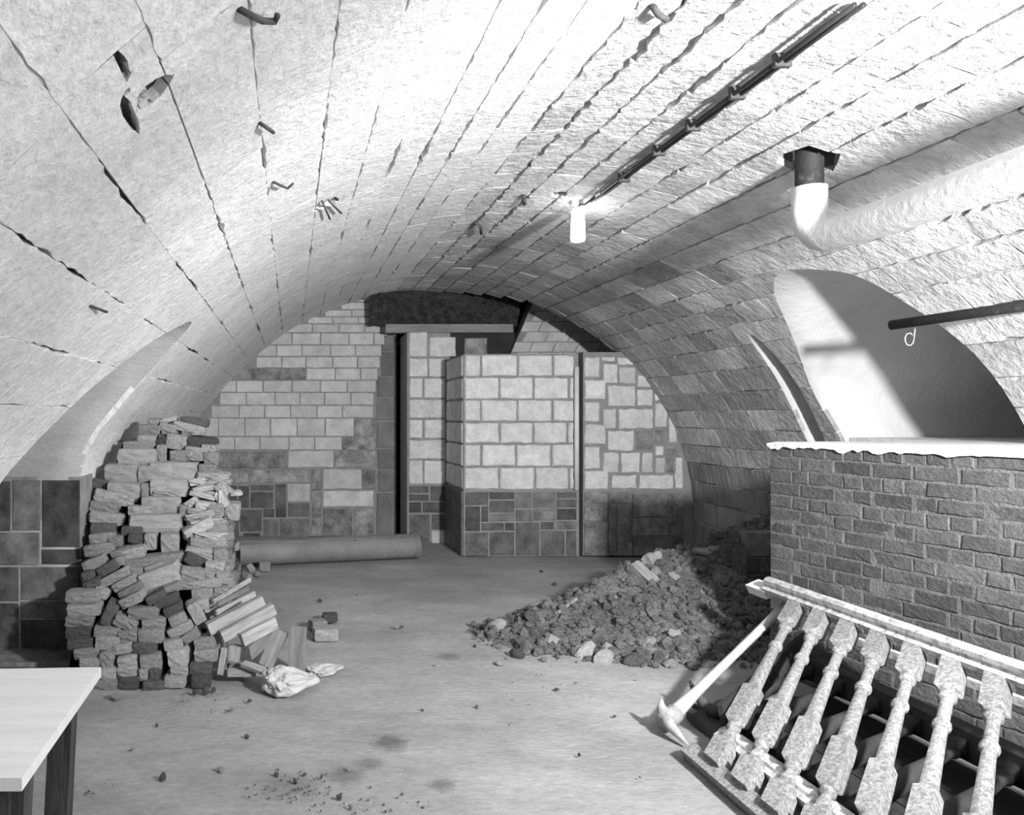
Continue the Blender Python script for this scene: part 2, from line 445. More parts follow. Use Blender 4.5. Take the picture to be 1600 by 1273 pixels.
for pp, dp in pits:
    cu, cv = sum(q[0] for q in pp)/len(pp), sum(q[1] for q in pp)/len(pp); V, Fc = [], []; n_ = len(pp)
    for k, (h, f) in enumerate(((.004, 1.06), (-dp*.5, 1.0), (-dp, .72))):
        for a_, b_ in pp: V.append(MV(cu+(a_-cu)*f+R.uniform(-.004, .004), cv+(b_-cv)*f+R.uniform(-.004, .004), h-.006*(k == 0)))
    V.append(MV(cu, cv, -dp*1.05))
    for k in range(2):
        for i in range(n_): Fc.append((k*n_+i, k*n_+(i+1) % n_, (k+1)*n_+(i+1) % n_, (k+1)*n_+i))
    for i in range(n_): Fc.append((2*n_+i, 2*n_+(i+1) % n_, 3*n_))
    obj('cavity', V, Fc, m_jamb, ceil)  # grey lining colour imitates the dark shading inside the holes
# reveals of the three openings
def lining(hp_yz, side, x_out, drop, name, mat, label):
    V, Fc = [], []
    n = len(hp_yz); NS = 10
    for y, zr in hp_yz:
        u = u_of_z(zr, side); x, z, nx, nzz = pu(u)
        hpu = [(u_of_z(b, side), a) for a, b in hp_yz[::4]]; hc = (sum(a for a, b in hpu)/len(hpu), sum(b for a, b in hpu)/len(hpu))
        dd = math.hypot(u-hc[0], y-hc[1]); V.append(MV(u+(u-hc[0])/dd*.10, y+(y-hc[1])/dd*.10, -.009))
        for k in range(NS+1):
            t = k/NS; xx = x+(x_out-x)*t
            d = .012*nz(y*3, zr*3, t*6+side)*(1 if k else 0)
            V.append((xx, y+d, H+zr-drop*t*max(0, min(1, (zr+.3)*1.5))+d))
    for i in range(n-1):
        for k in range(NS+1): Fc.append((i*(NS+2)+k, (i+1)*(NS+2)+k, (i+1)*(NS+2)+k+1, i*(NS+2)+k+1))
    o = obj(name, V, Fc, mat, None, True); struct(o, label, 'reveal'); return o
lining(HL, -1, -3.2, .15, 'trim_1', m_reveal, 'plastered curving reveal of the window recess beside the tiled pier')
lining(HR, 1, 5.6, .25, 'trim_2', m_plaster, 'bright plastered reveal of the deep recess above the brick wall')
lining(HS, 1, 4.75, .0, 'trim_3', m_plaster, 'narrow slot reveal in the vault next to the deep recess')

# ------------------------------------------------------------------ floor and closing walls
V, Fc = [], []
NX, NY = 130, 190
for i in range(NX+1):
    for j in range(NY+1):
        x = -3.4+i*9.4/NX; y = -2.6+j*15/NY
        V.append((x, y, .012*nz(x*1.1, y*1.1, 0)+.004*nz(x*5, y*5, 2)-.008))
for i in range(NX):
    for j in range(NY): Fc.append((i*(NY+1)+j, (i+1)*(NY+1)+j, (i+1)*(NY+1)+j+1, i*(NY+1)+j+1))
fo = obj('floor', V, Fc, m_floor, None, True); struct(fo, 'dusty grey trodden earth floor with dark damp spots', 'floor')
V, Fc = join([box(-3.4, 6, -2.6, -2.42, 0, 3.3)]); struct(obj('wall_front', V, Fc, m_plaster), 'plastered cross wall closing the cellar opposite the block wall', 'wall')
V, Fc = join([box(-3.4, -3.2, 2.6, 6, 0, 3.2), box(-3.2, -1.45, 2.75, 3.19, 0, 1.0)]); struct(obj('wall_left', V, Fc, m_plaster), 'plastered outer wall behind the window recess', 'wall')
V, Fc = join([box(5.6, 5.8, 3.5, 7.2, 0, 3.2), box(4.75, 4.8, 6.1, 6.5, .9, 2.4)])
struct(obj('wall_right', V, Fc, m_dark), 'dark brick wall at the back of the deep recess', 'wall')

# ------------------------------------------------------------------ front-facing walls built of blocks
def MY(Y0):
    return lambda u, v, h: (u, Y0-h, v)
def MX(X0):      # face looking towards -x ; u runs along y
    return lambda u, v, h: (X0-h, u, v)
def zrect(z, ox, oy, s, Y):
    a = P(ox+z[0]*s, oy+z[1]*s, Y); b = P(ox+z[2]*s, oy+z[3]*s, Y); return a.x, b.x, b.z, a.z
def laid(name, rects, Mp, mat, parent, gap=.008, h1=.012, bev=.006, jit=.003, hv=.003, mats=None, seg=.12, tl=.01):
    for k, (x0, x1, z0, z1) in enumerate(rects):
        if x1-x0 < 2.4*gap or z1-z0 < 2.4*gap: continue
        g = piece([(x0+gap/2, z0+gap/2), (x1-gap/2, z0+gap/2), (x1-gap/2, z1-gap/2), (x0+gap/2, z1-gap/2)], Mp, -.01, h1+R.uniform(-hv, hv), bev, jit, seg, (R.uniform(-tl, tl), R.uniform(-tl, tl)))
        obj(name, g[0], g[1], (mats(k) if mats else mat), parent)

# back wall, left of the doorway (Y = 10)
YB = 10.0
wb = obj('wall_back', *join([box(-1.6, 1.06, YB, YB+.25, 0, 2.0), box(-1.4, 1.12, YB, YB+.25, 2.0, 2.5), box(-.9, 1.2, YB, YB+.25, 2.5, 3.05), box(1.06, 1.33, YB+.12, YB+.4, 0, 2.6)]), m_lmort)
struct(wb, 'coursed pale block wall with a dark tiled patch beside the doorway', 'wall')
def xlim(y):
    pts = [(440, 626), (462, 620), (505, 607), (545, 597), (600, 588), (640, 582), (652, 588), (900, 590)]
    for (a, b), (c, d) in zip(pts, pts[1:]):
        if a <= y <= c: return b+(d-b)*(y-a)/(c-a)
    return 590
ylines = [462, 472, 484, 495, 506, 520, 539, 557, 575, 594, 613, 633, 653, 682, 703]
rects = []; dk = []
for i in range(len(ylines)-1):
    y0, y1 = ylines[i], ylines[i+1]; x = 262+(i % 2)*21+R.uniform(-4, 4)
    xr = xlim((y0+y1)/2)
    while x < xr-6:
        x1 = x+R.uniform(38, 46)
        if x1 > xr-10: x1 = xr
        a, b = P(x, y0, YB), P(x1, y1, YB)
        top = vault_z((a.x+b.x)/2)
        if b.z < top:
            rects.append((a.x, b.x, b.z, a.z))
            dk.append((i == 8 and x < 440) or (i >= 11 and x > 545 and R.random() < .6) or (i == 13 and x > 520))
        x = x1
laid('block', rects, MY(YB), m_block, wb, .012, .012, .006, .003, mats=lambda k: m_block_d if dk[k] else m_block)
S2 = .36934
r2 = [(20, 745, 112, 818), (115, 745, 400, 818), (405, 740, 600, 815), (603, 740, 778, 812), (20, 822, 116, 885), (120, 822, 238, 880), (240, 822, 500, 878), (505, 820, 550, 910), (552, 818, 718, 905), (720, 818, 778, 905), (552, 910, 770, 980), (505, 915, 548, 1100), (552, 985, 680, 1105), (684, 985, 772, 1105)]
laid('block', [zrect(z, 300, 430, S2, YB) for z in r2], MY(YB), m_block_d, wb, .012, .012, .008, .006, mats=lambda k: m_block if k in (2, 8, 10) else m_block_d)
t2 = [(195, 890, 243, 985), (247, 885, 345, 912), (247, 915, 345, 985), (350, 882, 400, 985), (403, 880, 500, 958), (405, 962, 500, 1022), (203, 990, 297, 1085), (300, 985, 350, 1025), (353, 982, 400, 1025), (300, 1030, 368, 1108), (370, 1028, 500, 1108), (215, 1088, 290, 1112), (150, 888, 192, 985), (100, 888, 147, 1000), (100, 1003, 200, 1108)]
laid('tile', [zrect(z, 300, 430, S2, YB) for z in t2], MY(YB), m_tile, wb, .012, .008, .003, .001, mats=lambda k: m_tile_l if k == 4 else (m_tile_m if k in (5, 9, 10) else m_tile))
j2 = [(780, 620, 862, 730), (785, 735, 862, 820), (785, 825, 862, 915), (780, 920, 862, 1095), (770, 520, 858, 615), (780, 430, 855, 515), (790, 325, 855, 428), (800, 250, 855, 322), (810, 190, 860, 246)]
laid('jamb_stone', [zrect(z, 300, 430, S2, YB+.12) for z in j2], MY(YB+.12), m_jamb, wb, .012, .015, .008, .006)

# dark room beyond the doorway
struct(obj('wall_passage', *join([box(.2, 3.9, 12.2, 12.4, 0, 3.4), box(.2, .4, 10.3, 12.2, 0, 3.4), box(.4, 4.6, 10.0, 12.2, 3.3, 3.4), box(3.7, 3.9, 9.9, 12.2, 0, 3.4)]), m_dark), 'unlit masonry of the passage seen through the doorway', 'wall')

# middle pier (Y = 9.5)
YM = 9.5; S3 = .36932
x0, x1 = P(636, 0, YM).x, P(693, 0, YM).x
wm = obj('wall_pier', *box(x0, x1+.08, YM, YM+.6, 0, P(0, 520, YM).z), m_lmort)
struct(wm, 'narrow block pier between the dark doorway and the pale pillar', 'pier')
rm = [(105, 240, 185, 345), (190, 260, 305, 345), (105, 350, 185, 430), (188, 350, 260, 430), (105, 435, 165, 520), (168, 435, 260, 520), (105, 525, 260, 605), (105, 610, 165, 690), (168, 610, 260, 690), (105, 695, 260, 778), (105, 782, 165, 885), (168, 782, 260, 885)]
laid('block', [zrect(z, 600, 430, S3, YM) for z in rm], MY(YM), m_pillar, wm, .012, .014, .008, .005)
rm = [(105, 890, 190, 922), (105, 925, 190, 955), (195, 890, 260, 955), (105, 958, 158, 1005), (162, 958, 260, 1005), (105, 1010, 195, 1135), (200, 1010, 260, 1075), (200, 1078, 260, 1135)]
laid('tile', [zrect(z, 600, 430, S3, YM) for z in rm], MY(YM), m_tile, wm, .012, .008, .003, .001, mats=lambda k: m_tile_l if k == 7 else (m_tile_m if k in (0, 5) else m_tile))
# small stone on the recess behind the pillar
q = zrect((345, 262, 445, 345), 600, 430, S3, 9.75)
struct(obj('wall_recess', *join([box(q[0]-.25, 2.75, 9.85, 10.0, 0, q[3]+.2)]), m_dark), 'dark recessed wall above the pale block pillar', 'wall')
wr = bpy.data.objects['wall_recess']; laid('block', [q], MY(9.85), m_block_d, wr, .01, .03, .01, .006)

# pillar and right back wall (Y = 8.6)
YP = 8.6
xa, xb, xc, xd = (P(a, 0, YP).x for a in (724, 897, 903.5, 911)); xe = P(1075, 0, YP).x
zt = P(0, 553, YP).z; zw = P(0, 767, YP).z
wp = obj('wall_pillar', *join([box(xa, xc, YP, YP+1.05, 0, zt), box(xc, xd, YP+.14, YP+.4, 0, zt), box(xd, xe+.15, YP, YP+.4, 0, zt+.02), box(xe-.35, xe+.15, YP+.02, YP+.4, zt-.5, zt+.5)]), m_pmort)
struct(wp, 'massive pillar and end wall of pale blocks above a dark tiled base', 'wall')
yl = [335, 430, 525, 620, 713, 810, 908]
jt = [(410, 565, 715), (488, 632, 782), (410, 565, 713), (488, 632, 775), (412, 558, 708), (488, 638, 782)]
rects = []
for i in range(6):
    xs = [338]+list(jt[i])+[805]
    for a, b in zip(xs, xs[1:]): rects.append(zrect((a, yl[i], b, yl[i+1]), 600, 430, S3, YP))
laid('block', rects, MY(YP), m_pillar, wp, .022, .014, .010, .006, hv=.004, seg=.07)
rq = [(845, 343, 915, 435), (845, 440, 940, 528), (845, 533, 915, 622), (845, 628, 940, 718), (845, 723, 915, 820), (845, 825, 950, 908)]
laid('block', [zrect(z, 600, 430, S3, YP) for z in rq], MY(YP), m_pillar, wp, .018, .014, .010, .007, seg=.07)
ri = [(925, 370, 990, 460), (945, 465, 1065, 558), (1068, 480, 1140, 555), (925, 562, 985, 650), (990, 562, 1140, 650), (945, 655, 1060, 745), (1062, 655, 1140, 742), (925, 748, 995, 838), (1000, 748, 1085, 838), (1088, 748, 1140, 838), (960, 842, 1072, 905), (1076, 842, 1225, 905), (1143, 540, 1200, 645), (1143, 650, 1188, 715), (1146, 720, 1184, 765), (1188, 715, 1240, 765), (1144, 768, 1192, 838), (1195, 768, 1226, 838), (1228, 768, 1264, 905), (1143, 480, 1195, 536), (918, 343, 980, 366), (992, 385, 1066, 460), (1070, 420, 1130, 476), (1204, 600, 1240, 710), (985, 345, 1060, 382)]
laid('block', [zrect(z, 600, 430, S3, YP) for z in ri], MY(YP), m_pillar, wp, .014, .008, .008, .008, hv=.006, seg=.07,
     mats=lambda k: m_block_d if k in (6, 13, 15, 17) else (m_block if k in (7, 16, 3, 9, 21) else m_pillar))
rt = [(340, 915, 440, 972), (442, 915, 550, 948), (552, 915, 625, 985), (627, 915, 725, 982), (727, 915, 812, 942), (727, 945, 812, 982), (340, 975, 405, 1082), (408, 975, 440, 1042), (443, 951, 550, 1003), (443, 1006, 550, 1040), (553, 988, 625, 1040), (627, 985, 725, 1037), (727, 985, 812, 1034), (408, 1045, 505, 1080), (508, 1045, 550, 1080), (553, 1043, 655, 1185), (658, 1040, 717, 1075), (720, 1037, 812, 1075), (340, 1085, 440, 1187), (443, 1083, 550, 1185), (658, 1078, 762, 1185), (765, 1078, 812, 1185)]
laid('tile', [zrect(z, 600, 430, S3, YP) for z in rt], MY(YP), m_tile, wp, .010, .030, .003, .001, mats=lambda k: m_tile_m if k in (2, 3, 9, 10, 11, 17, 18, 21) else m_tile)
obj('grout_bed', *box(xa+.0, P(818, 0, YP).x if False else xc, YP-.022, YP+.01, 0, zw), m_grout, wp)
rs = [(845, 915, 945, 965), (948, 915, 1048, 965), (845, 970, 945, 1040), (845, 1043, 945, 1187), (948, 968, 980, 1187), (983, 968, 1047, 1187), (1050, 925, 1215, 1022), (1050, 1025, 1200, 1100), (1218, 925, 1264, 1040), (1050, 1103, 1264, 1187), (1203, 1043, 1264, 1100)]
laid('slab', [zrect(z, 600, 430, S3, YP) for z in rs], MY(YP), m_slab, wp, .006, .016, .004, .002, mats=lambda k: m_block_d if k in (6, 7, 2) else m_slab)
# left flank of the pillar
rects = []
for i in range(6):
    zb = P(0, 430+S3*yl[i], YP).z; za = P(0, 430+S3*yl[i+1], YP).z; c = YP+(.36 if i % 2 else .62)
    rects += [(YP+.01, c, za, zb), (c, YP+1.05, za, zb)]
laid('block', rects, MX(xa), m_pillar, wp, .022, .012, .010, .005)
laid('slab', [(YP-.02, YP+1.05, 0, zw)], MX(xa), m_tile, wp, .006, .03, .003, .001)
# whitewashed strip beside the chase
tg = obj('down_pipe', *tube([P(901, 766, YP-.03), P(901, 573, YP-.03)], .026, 8), m_pipe, None, True)
tag(tg, 'thin whitewashed pipe running down the pale block pillar', 'pipe')

# beam and rubble above the doorway, sloping upper wall
bm_ = obj('lintel_beam', *box(P(602, 0, 9.75).x, P(800, 0, 9.75).x, 9.70, 9.85, P(0, 520, 9.75).z, P(0, 507, 9.75).z), m_beam)
tag(bm_, 'long grey wooden lintel beam above the dark doorway', 'beam')
V, Fc = [], []
for i in range(61):
    for j in range(31):
        x = .95+i*(2.78-.95)/60; t = j/30
        n = nz(x*9, t*6, 4)*.04+nz(x*22, t*16, 2)*.025
        V.append((x, 9.82-t*.25+n, P(0, 509, 9.8).z+t*.62+n*.5))
for i in range(60):
    for j in range(30): Fc.append((i*31+j, (i+1)*31+j, (i+1)*31+j+1, i*31+j+1))
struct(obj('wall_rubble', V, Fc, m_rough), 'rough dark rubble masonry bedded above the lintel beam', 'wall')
up_ = [P(795, 560, 9.7), P(4.2*F/9.7+CX, 560, 9.7), P(4.2*F/9.7+CX, 462, 9.7), P(838, 462, 9.7)]
wu = obj('wall_upper', [(q.x, y, q.z) for y in (9.72, 9.95) for q in up_], [(0, 1, 2, 3), (7, 6, 5, 4), (0, 4, 5, 1), (1, 5, 6, 2), (2, 6, 7, 3), (3, 7, 4, 0)], m_lmort)
struct(wu, 'pale block wall rising behind the top of the pillar', 'wall')
rects = []
for i in range(6):
    y0 = 470+i*16
    x = 797+(8-y0*.0)+(555-y0)*.45-20+(i % 2)*18
    while x < 950:
        rects.append((x, y0, x+36, y0+16)); x += 36
for (a, b, c, d) in rects:
    A, B, C, D = P(a+4, b, 9.7), P(c+4, b, 9.7), P(c-4, d, 9.7), P(a-4, d, 9.7)
    pl = [(q.x, q.z) for q in (D, C, B, A)]
    cx = sum(q[0] for q in pl)/4; cz = sum(q[1] for q in pl)/4
    pl = [(cx+(q[0]-cx)*.96, cz+(q[1]-cz)*.93) for q in pl]
    l1, l2 = P(797, 555, 9.7), P(833, 476, 9.7)
    A_, B_ = (l2.z-l1.z), -(l2.x-l1.x); pl = clip(pl, A_, B_, -(A_*l1.x+B_*l1.z))
    if len(pl) > 2 and area(pl) > .004: g = piece(pl, MY(9.72), -.01, .012, .005, .003, .12); obj('block', g[0], g[1], m_block, wu)

# tiled reveal of the left recess (Y = 5.07)
YL = 5.07; S1 = .3927
xl = P(126, 0, YL).x
wl = obj('wall_recess_pier', *box(-3.2, xl, YL, YL+.3, 0, P(0, 745, YL).z), m_grout)
struct(wl, 'dark tiled pier face beside the brick pile', 'pier')
rl = [(-140, 385, 45, 585), (50, 380, 163, 583), (168, 380, 320, 650), (-110, 588, 160, 720), (165, 655, 320, 718), (-130, 725, 78, 865), (82, 725, 320, 860), (-130, 868, 78, 1068), (82, 862, 320, 930), (82, 935, 320, 1068), (-400, 385, -145, 585), (-400, 588, -115, 720), (-400, 725, -135, 1068)]
laid('tile', [zrect(z, 0, 600, S1, YL) for z in rl], MY(YL), m_tile, wl, .007, .010, .003, .001, mats=lambda k: m_tile_m if k in (1, 3, 6, 8) else m_tile)

struct(obj('trim_4', *box(-3.1, -1.20, 4.78, 5.06, 0, .03), m_slab), 'low stone ledge at the foot of the tiled pier', 'ledge')
# ------------------------------------------------------------------ brick partition and platform
E0 = Vector((2.846, 4.75, 0)); dr = Vector((.2, -1, 0)).normalized(); nr = Vector((-dr.y*-1, 0, 0))
nrm = Vector((dr.y, -dr.x, 0)).normalized()      # towards the room
if nrm.x > 0: nrm = -nrm
ZT = 1.335
def MB(s, z, h): q = E0+dr*s+nrm*h; return (q.x, q.y, z)
L_ = 4.6
core = [MB(0, 0, 0), MB(L_, 0, 0), MB(L_, ZT, 0), MB(0, ZT, 0)]
ob = [(4.34, 4.75, 0), (5.2, .2, 0), (5.2, .2, ZT), (4.34, 4.75, ZT)]
V = core+ob; Fc = [(0, 3, 2, 1), (0, 4, 7, 3), (3, 7, 6, 2), (1, 2, 6, 5), (4, 5, 6, 7)]
bw = obj('wall_partition', V, Fc, m_bmort)
struct(bw, 'low dark brick partition wall with lime-white top beside the balustrade', 'wall')
CR = ZT/18
for r in range(18):
    s = 0; zb = r*CR; typ = r % 2
    while s < 2.35:
        l = .222 if (typ == 0) != (R.random() < .22) else .113
        if s == 0 and typ: l = .165
        g = piece([(s+.006, zb+.006), (s+l-.006, zb+.006), (s+l-.006, zb+CR-.006), (s+.006, zb+CR-.006)], MB, -.02, R.uniform(.001, .006), .003, .004, .045, (R.uniform(-.03, .03), R.uniform(-.04, .04)), hj=.0015)
        obj('brick', g[0], g[1], m_brick, bw); s += l
# lime cap with a dripping lip
V, Fc = [], []
NS = 90
for i in range(NS+1):
    s = i*2.6/NS-.01
    lip = .012+max(0, nz(s*9, 0, 5))*.05+max(0, nz(s*31, 3, 5))*.02
    for (h, z) in ((.016, ZT-lip), (.018, ZT+.004), (-.05, ZT+.013+.006*nz(s*6, 1, 1)), (-.28, ZT+.012), (-2.4, ZT+.010)): V.append(MB(s, z, h))
for i in range(NS):
    for k in range(4): Fc.append((i*5+k, i*5+k+1, i*5+5+k+1, i*5+5+k))
obj('recess_sill', *box(4.2, 5.6, 4.46, 6.01, 1.1, ZT+.006), m_lime, bw)
obj('lime_cap', V, Fc, m_lime, bw, True)['label'] = 'white lime mortar cap'

# tiled stub between heap and partition
st0 = P(1166, 940, 6.47); zt_ = P(0, 832, 6.47).z
stub = obj('wall_stub', *box(st0.x, 4.4, 6.47, 6.62, 0, zt_), m_slab)
struct(stub, 'short tiled stub wall standing out of the soil heap', 'wall')
laid('tile', [(st0.x, 3.9, .0, .22), (st0.x, 3.80, .225, .36), (3.805, 4.1, .225, .36), (st0.x, 3.87, .365, zt_), (3.875, 4.2, .365, zt_)], MY(6.47), m_tile, stub, .008, .01, .003, .001, mats=lambda k: m_tile_m if k == 3 else (m_block_d if k == 4 else m_tile))

# ------------------------------------------------------------------ loose blocks: prototypes
def lump(w, d, h, seed, jit=.012, rnd=.16, cuts=2):
    bm = bmesh.new(); bmesh.ops.create_cube(bm, size=1)
    bmesh.ops.subdivide_edges(bm, edges=bm.edges[:], cuts=cuts, use_grid_fill=True)
    rr = random.Random(seed); of = rr.random()*90
    for v in bm.verts:
        c = v.co; k = c.x*c.x+c.y*c.y+c.z*c.z
        m = sorted(abs(t) for t in c)
        f = 1-rnd*max(0, (m[1]-.30))*(1.0 if m[0] < .3 else 1.8)*1.3
        c *= f
        c.x *= w; c.y *= d; c.z *= h
        v.co = c+Vector((nz(c.x*9+of, c.y*9, c.z*9), nz(c.y*9+of, c.z*9, c.x*9), nz(c.z*9+of, c.x*9, c.y*9)))*jit
    me = bpy.data.meshes.new('lump'); bm.to_mesh(me); bm.free()
    return me
def rockmesh(seed, amp=.35, sub=2):
    bm = bmesh.new(); bmesh.ops.create_icosphere(bm, subdivisions=sub, radius=.5); of = seed*7.3
    for v in bm.verts:
        c = v.co.copy(); n = nz(c.x*2.2+of, c.y*2.2, c.z*2.2)+.5*nz(c.x*5+of, c.y*5, c.z*5)
        v.co = c*(1+amp*n)
    me = bpy.data.meshes.new('rock'); bm.to_mesh(me); bm.free(); return me
brick_me = {}
for kind, mt in (('brick', m_pbrick), ('dark', m_pdark), ('conc', m_conc), ('slate', m_slate)):
    brick_me[kind] = []
    for s in range(6):
        me = lump(1, 1, 1, s+hash(kind) % 1 + len(kind)*11, .055 if kind != 'slate' else .12, .26 if kind != 'conc' else .18, 3)
        me.materials.append(mt); brick_me[kind].append(me)
rocks = [rockmesh(s) for s in range(6)]
for m_ in rocks: m_.materials.append(m_stone)
clodm = [rockmesh(s+20) for s in range(4)]

def Ypile(y):
    if y >= 935: return 4.38+(1085-y)/150*.22
    if y >= 785: return 4.66+(935-y)/150*.62
    return 5.28+(785-y)/130*.42
def put(name, me, px, py, w, h, ang, Y, depth, label, cat, group, yaw=0, push=0):
    c = P(px, py, Y); s = Y/F
    o = bpy.data.objects.new(name, me); COL.objects.link(o)
    o.scale = (w*s, depth, h*s); o.location = (c.x, Y+depth/2+push, c.z)
    o.rotation_euler = (math.radians(R.uniform(-4, 4)), -math.radians(ang), yaw)
    return tag(o, label, cat, group)

def blab(kind, w_, h_, a, where):
    tone = {'dark': 'dark sooty', 'brick': 'weathered grey'}[kind]
    size = 'half brick' if w_/h_ < 1.5 else ('long brick' if w_/h_ > 2.7 else 'brick')
    pose = 'standing on end' if abs(a) > 40 else ('tilted steeply' if abs(a) > 19 else ('slightly tilted' if abs(a) > 4 else 'laid level'))
    return f'{tone} {size} {pose} {where}'
def wlow(x, y):
    if y > 1060: return 'on the floor at the foot of the front stack'
    if x < 145: return 'in the front stack column beside the tiled pier'
    if x > 290: return 'in the front stack next to the wooden planks'
    if y < 965: return 'on top of the front stack under the slumped bricks'
    return 'inside the middle of the front stack'
def wmid(x, y):
    if x < 172: return 'in the slumped part by the tiled pier edge'
    if x > 280: return 'below the pale slates of the pile'
    if y < 870: return 'under the concrete blocks of the pile'
    return 'in the slumped middle above the front stack'
def wupp(x, y):
    if y < 690: return 'on the very top of the brick pile'
    if x > 290: return 'just above the pale slates of the pile'
    return 'among the concrete blocks of the pile'
ORD = 'bottom second third fourth fifth sixth seventh eighth ninth tenth eleventh twelfth thirteenth fourteenth fifteenth sixteenth seventeenth'.split()
LB = 'weathered old brick stacked in the lower front of the brick pile'
LM = 'weathered brick slumped in the middle of the brick pile'
LU = 'broken brick lying on the upper part of the brick pile'
LC = 'large grey concrete block built into the brick pile'
LS = 'thin pale broken slate stacked on the brick pile'
low = [(126, 935, 54, 19, 0), (129, 954, 57, 18, 0), (121, 972, 45, 18, 0), (120, 990, 41, 20, 3), (121, 1007, 44, 18, 2), (132, 1023, 42, 18, 3), (137, 1036, 34, 15, 0), (167, 962, 36, 21, 65), (194.6, 975, 40, 19, -22), (164, 989, 44, 17, 0), (165, 1007, 40, 22, -5), (165, 1033, 23, 28, 0), (167, 1055, 26, 19, 0), (163, 1073, 46, 18, 0), (200, 995, 32, 19, 5), (192, 1016, 31, 17, 12), (196, 1035, 33, 18, 12), (198, 1052, 33, 18, 10), (201.5, 1071, 33, 22, 3), (223, 960, 51, 20, 4), (237, 975, 40, 17, 7), (235, 995, 41, 24, 3), (226, 1015, 38, 20, -3), (233, 1036, 36, 25, 5), (225.5, 1056, 16, 19, 0), (241, 1056, 15, 19, 0), (236, 1073, 38, 16, 0), (268, 953, 32, 17, 25), (274, 968.5, 30, 17, 23), (280, 985.5, 43, 17, 25), (268, 1009, 32, 17, 12), (277.5, 1029, 34, 28, 5), (278, 1050, 30, 16, 5), (273, 1066, 34, 19, 3), (303.6, 959, 37, 21, -62), (296.7, 995, 30, 17, 35), (321, 1005.5, 37, 20, 14), (322, 1025, 40, 20, 3), (313.6, 1046, 35, 18, 0), (313, 1066, 33, 21, 0), (314.6, 945, 20, 16, 10), (240, 936, 34, 16, 25), (257, 941, 40, 17, 18), (140, 1055, 40, 19, 0), (128, 1073, 36, 18, 0)]
dark_low = {3, 4, 7, 18, 22, 27, 38, 39, 41, 42, 25, 26}
for k, (x, y, w_, h_, a) in enumerate(low):
    kind = 'dark' if k in dark_low else 'brick'
    put('brick', brick_me[kind][k % 6], x, y, w_*.985, h_*.98, a, Ypile(y), R.uniform(.12, .2), blab(kind, w_, h_, a, wlow(x, y)), 'brick', 'bricks in the lower front of the pile', R.uniform(-.12, .22))
mid = [(161.5, 794, 46, 19, -6), (163.4, 811, 58, 19, -8), (157, 828, 43, 18, -2), (156, 843, 43, 18, 5), (153, 861, 46, 19, 8), (145.6, 881, 37, 18, 22), (136, 902, 18, 17, 10), (138, 915.5, 28, 16, 18), (155, 929, 25, 14, -20), (179, 866, 18, 12, 15), (204, 864, 40, 18, 12), (167, 889, 36, 18, 32), (179, 904, 52, 16, 28), (192.6, 913, 42, 16, 27), (200, 924, 43, 17, 27), (204.7, 940.5, 38, 18, 25), (205, 831, 36, 16, 0), (210, 844, 30, 16, -8), (233.7, 848, 20, 28, 0), (261.7, 849, 31, 31, 0), (232, 879, 88, 16, 8), (237, 889, 32, 13, 20), (209, 894, 24, 15, -10), (250, 926, 64, 14, 20), (287, 915, 34, 14, 0), (322, 914, 48, 15, 8), (314, 929, 36, 16, 6), (316, 850, 52, 18, -3), (317, 866, 62, 17, -5), (302, 877, 38, 19, -25), (334, 886, 32, 15, 0), (310, 899, 62, 17, -5), (333, 901, 26, 15, 0), (180, 846, 22, 16, 6), (184, 879, 20, 14, 14), (270, 872, 30, 14, 4), (345, 926, 22, 14, 4), (342, 868, 24, 20, 0), (340, 846, 24, 18, 0), (345, 905, 20, 18, 0), (338, 822, 32, 20, 0)]
dark_mid = {2, 7, 11, 17, 29, 16, 6}
for k, (x, y, w_, h_, a) in enumerate(mid):
    kind = 'dark' if k in dark_mid else 'brick'
    put('brick', brick_me[kind][(k*5+2) % 6], x, y, w_*.985, h_*.98, a, Ypile(y), R.uniform(.13, .24), blab(kind, w_, h_, a, wmid(x, y)), 'brick', 'bricks in the middle of the pile', R.uniform(-.1, .2))
upp = [(238, 659, 20, 11, 0), (231, 672, 35, 17, 0), (229, 685.5, 31, 13, 0), (217, 696, 52, 12, 0), (248.5, 708, 17, 30, 0), (155, 757, 29, 16, -8), (223.6, 766, 14, 22, 0), (176, 779, 68, 20, -12), (272.6, 692, 38, 25, -10), (253, 690, 18, 20, -35), (277, 713, 34, 18, 0), (263, 670, 30, 14, -12), (293, 669, 55, 15, -13), (303, 659, 46, 15, -5), (315, 692, 48, 19, -6), (306, 706, 38, 15, -8), (305, 714, 28, 12, 0), (318, 732, 26, 14, 0), (328, 716, 26, 20, 0), (326, 701, 24, 16, -4), (286, 800, 16, 22, 0), (336, 798, 26, 22, 0), (362, 800, 24, 28, -5)]
dark_upp = {9, 13, 14, 5}
for k, (x, y, w_, h_, a) in enumerate(upp):
    kind = 'dark' if k in dark_upp else 'brick'
    put('brick', brick_me[kind][(k*7+1) % 6], x, y, w_*.985, h_*.98, a, Ypile(y)+(.35 if x > 355 else 0), R.uniform(.14, .26), blab(kind, w_, h_, a, wupp(x, y)), 'brick', 'bricks on the upper part of the pile', R.uniform(-.1, .2))
big = [(239, 819, 84, 27, 0), (248, 790, 63, 26, 0), (216, 799, 38, 15, 0), (248, 903, 65, 30, 20), (213, 715, 62, 28, 0), (188, 739, 58, 27, 0), (224, 739, 22, 27, 0), (190, 768, 53, 29, -3), (270, 737, 74, 30, 0), (263, 764, 61, 27, 0)]
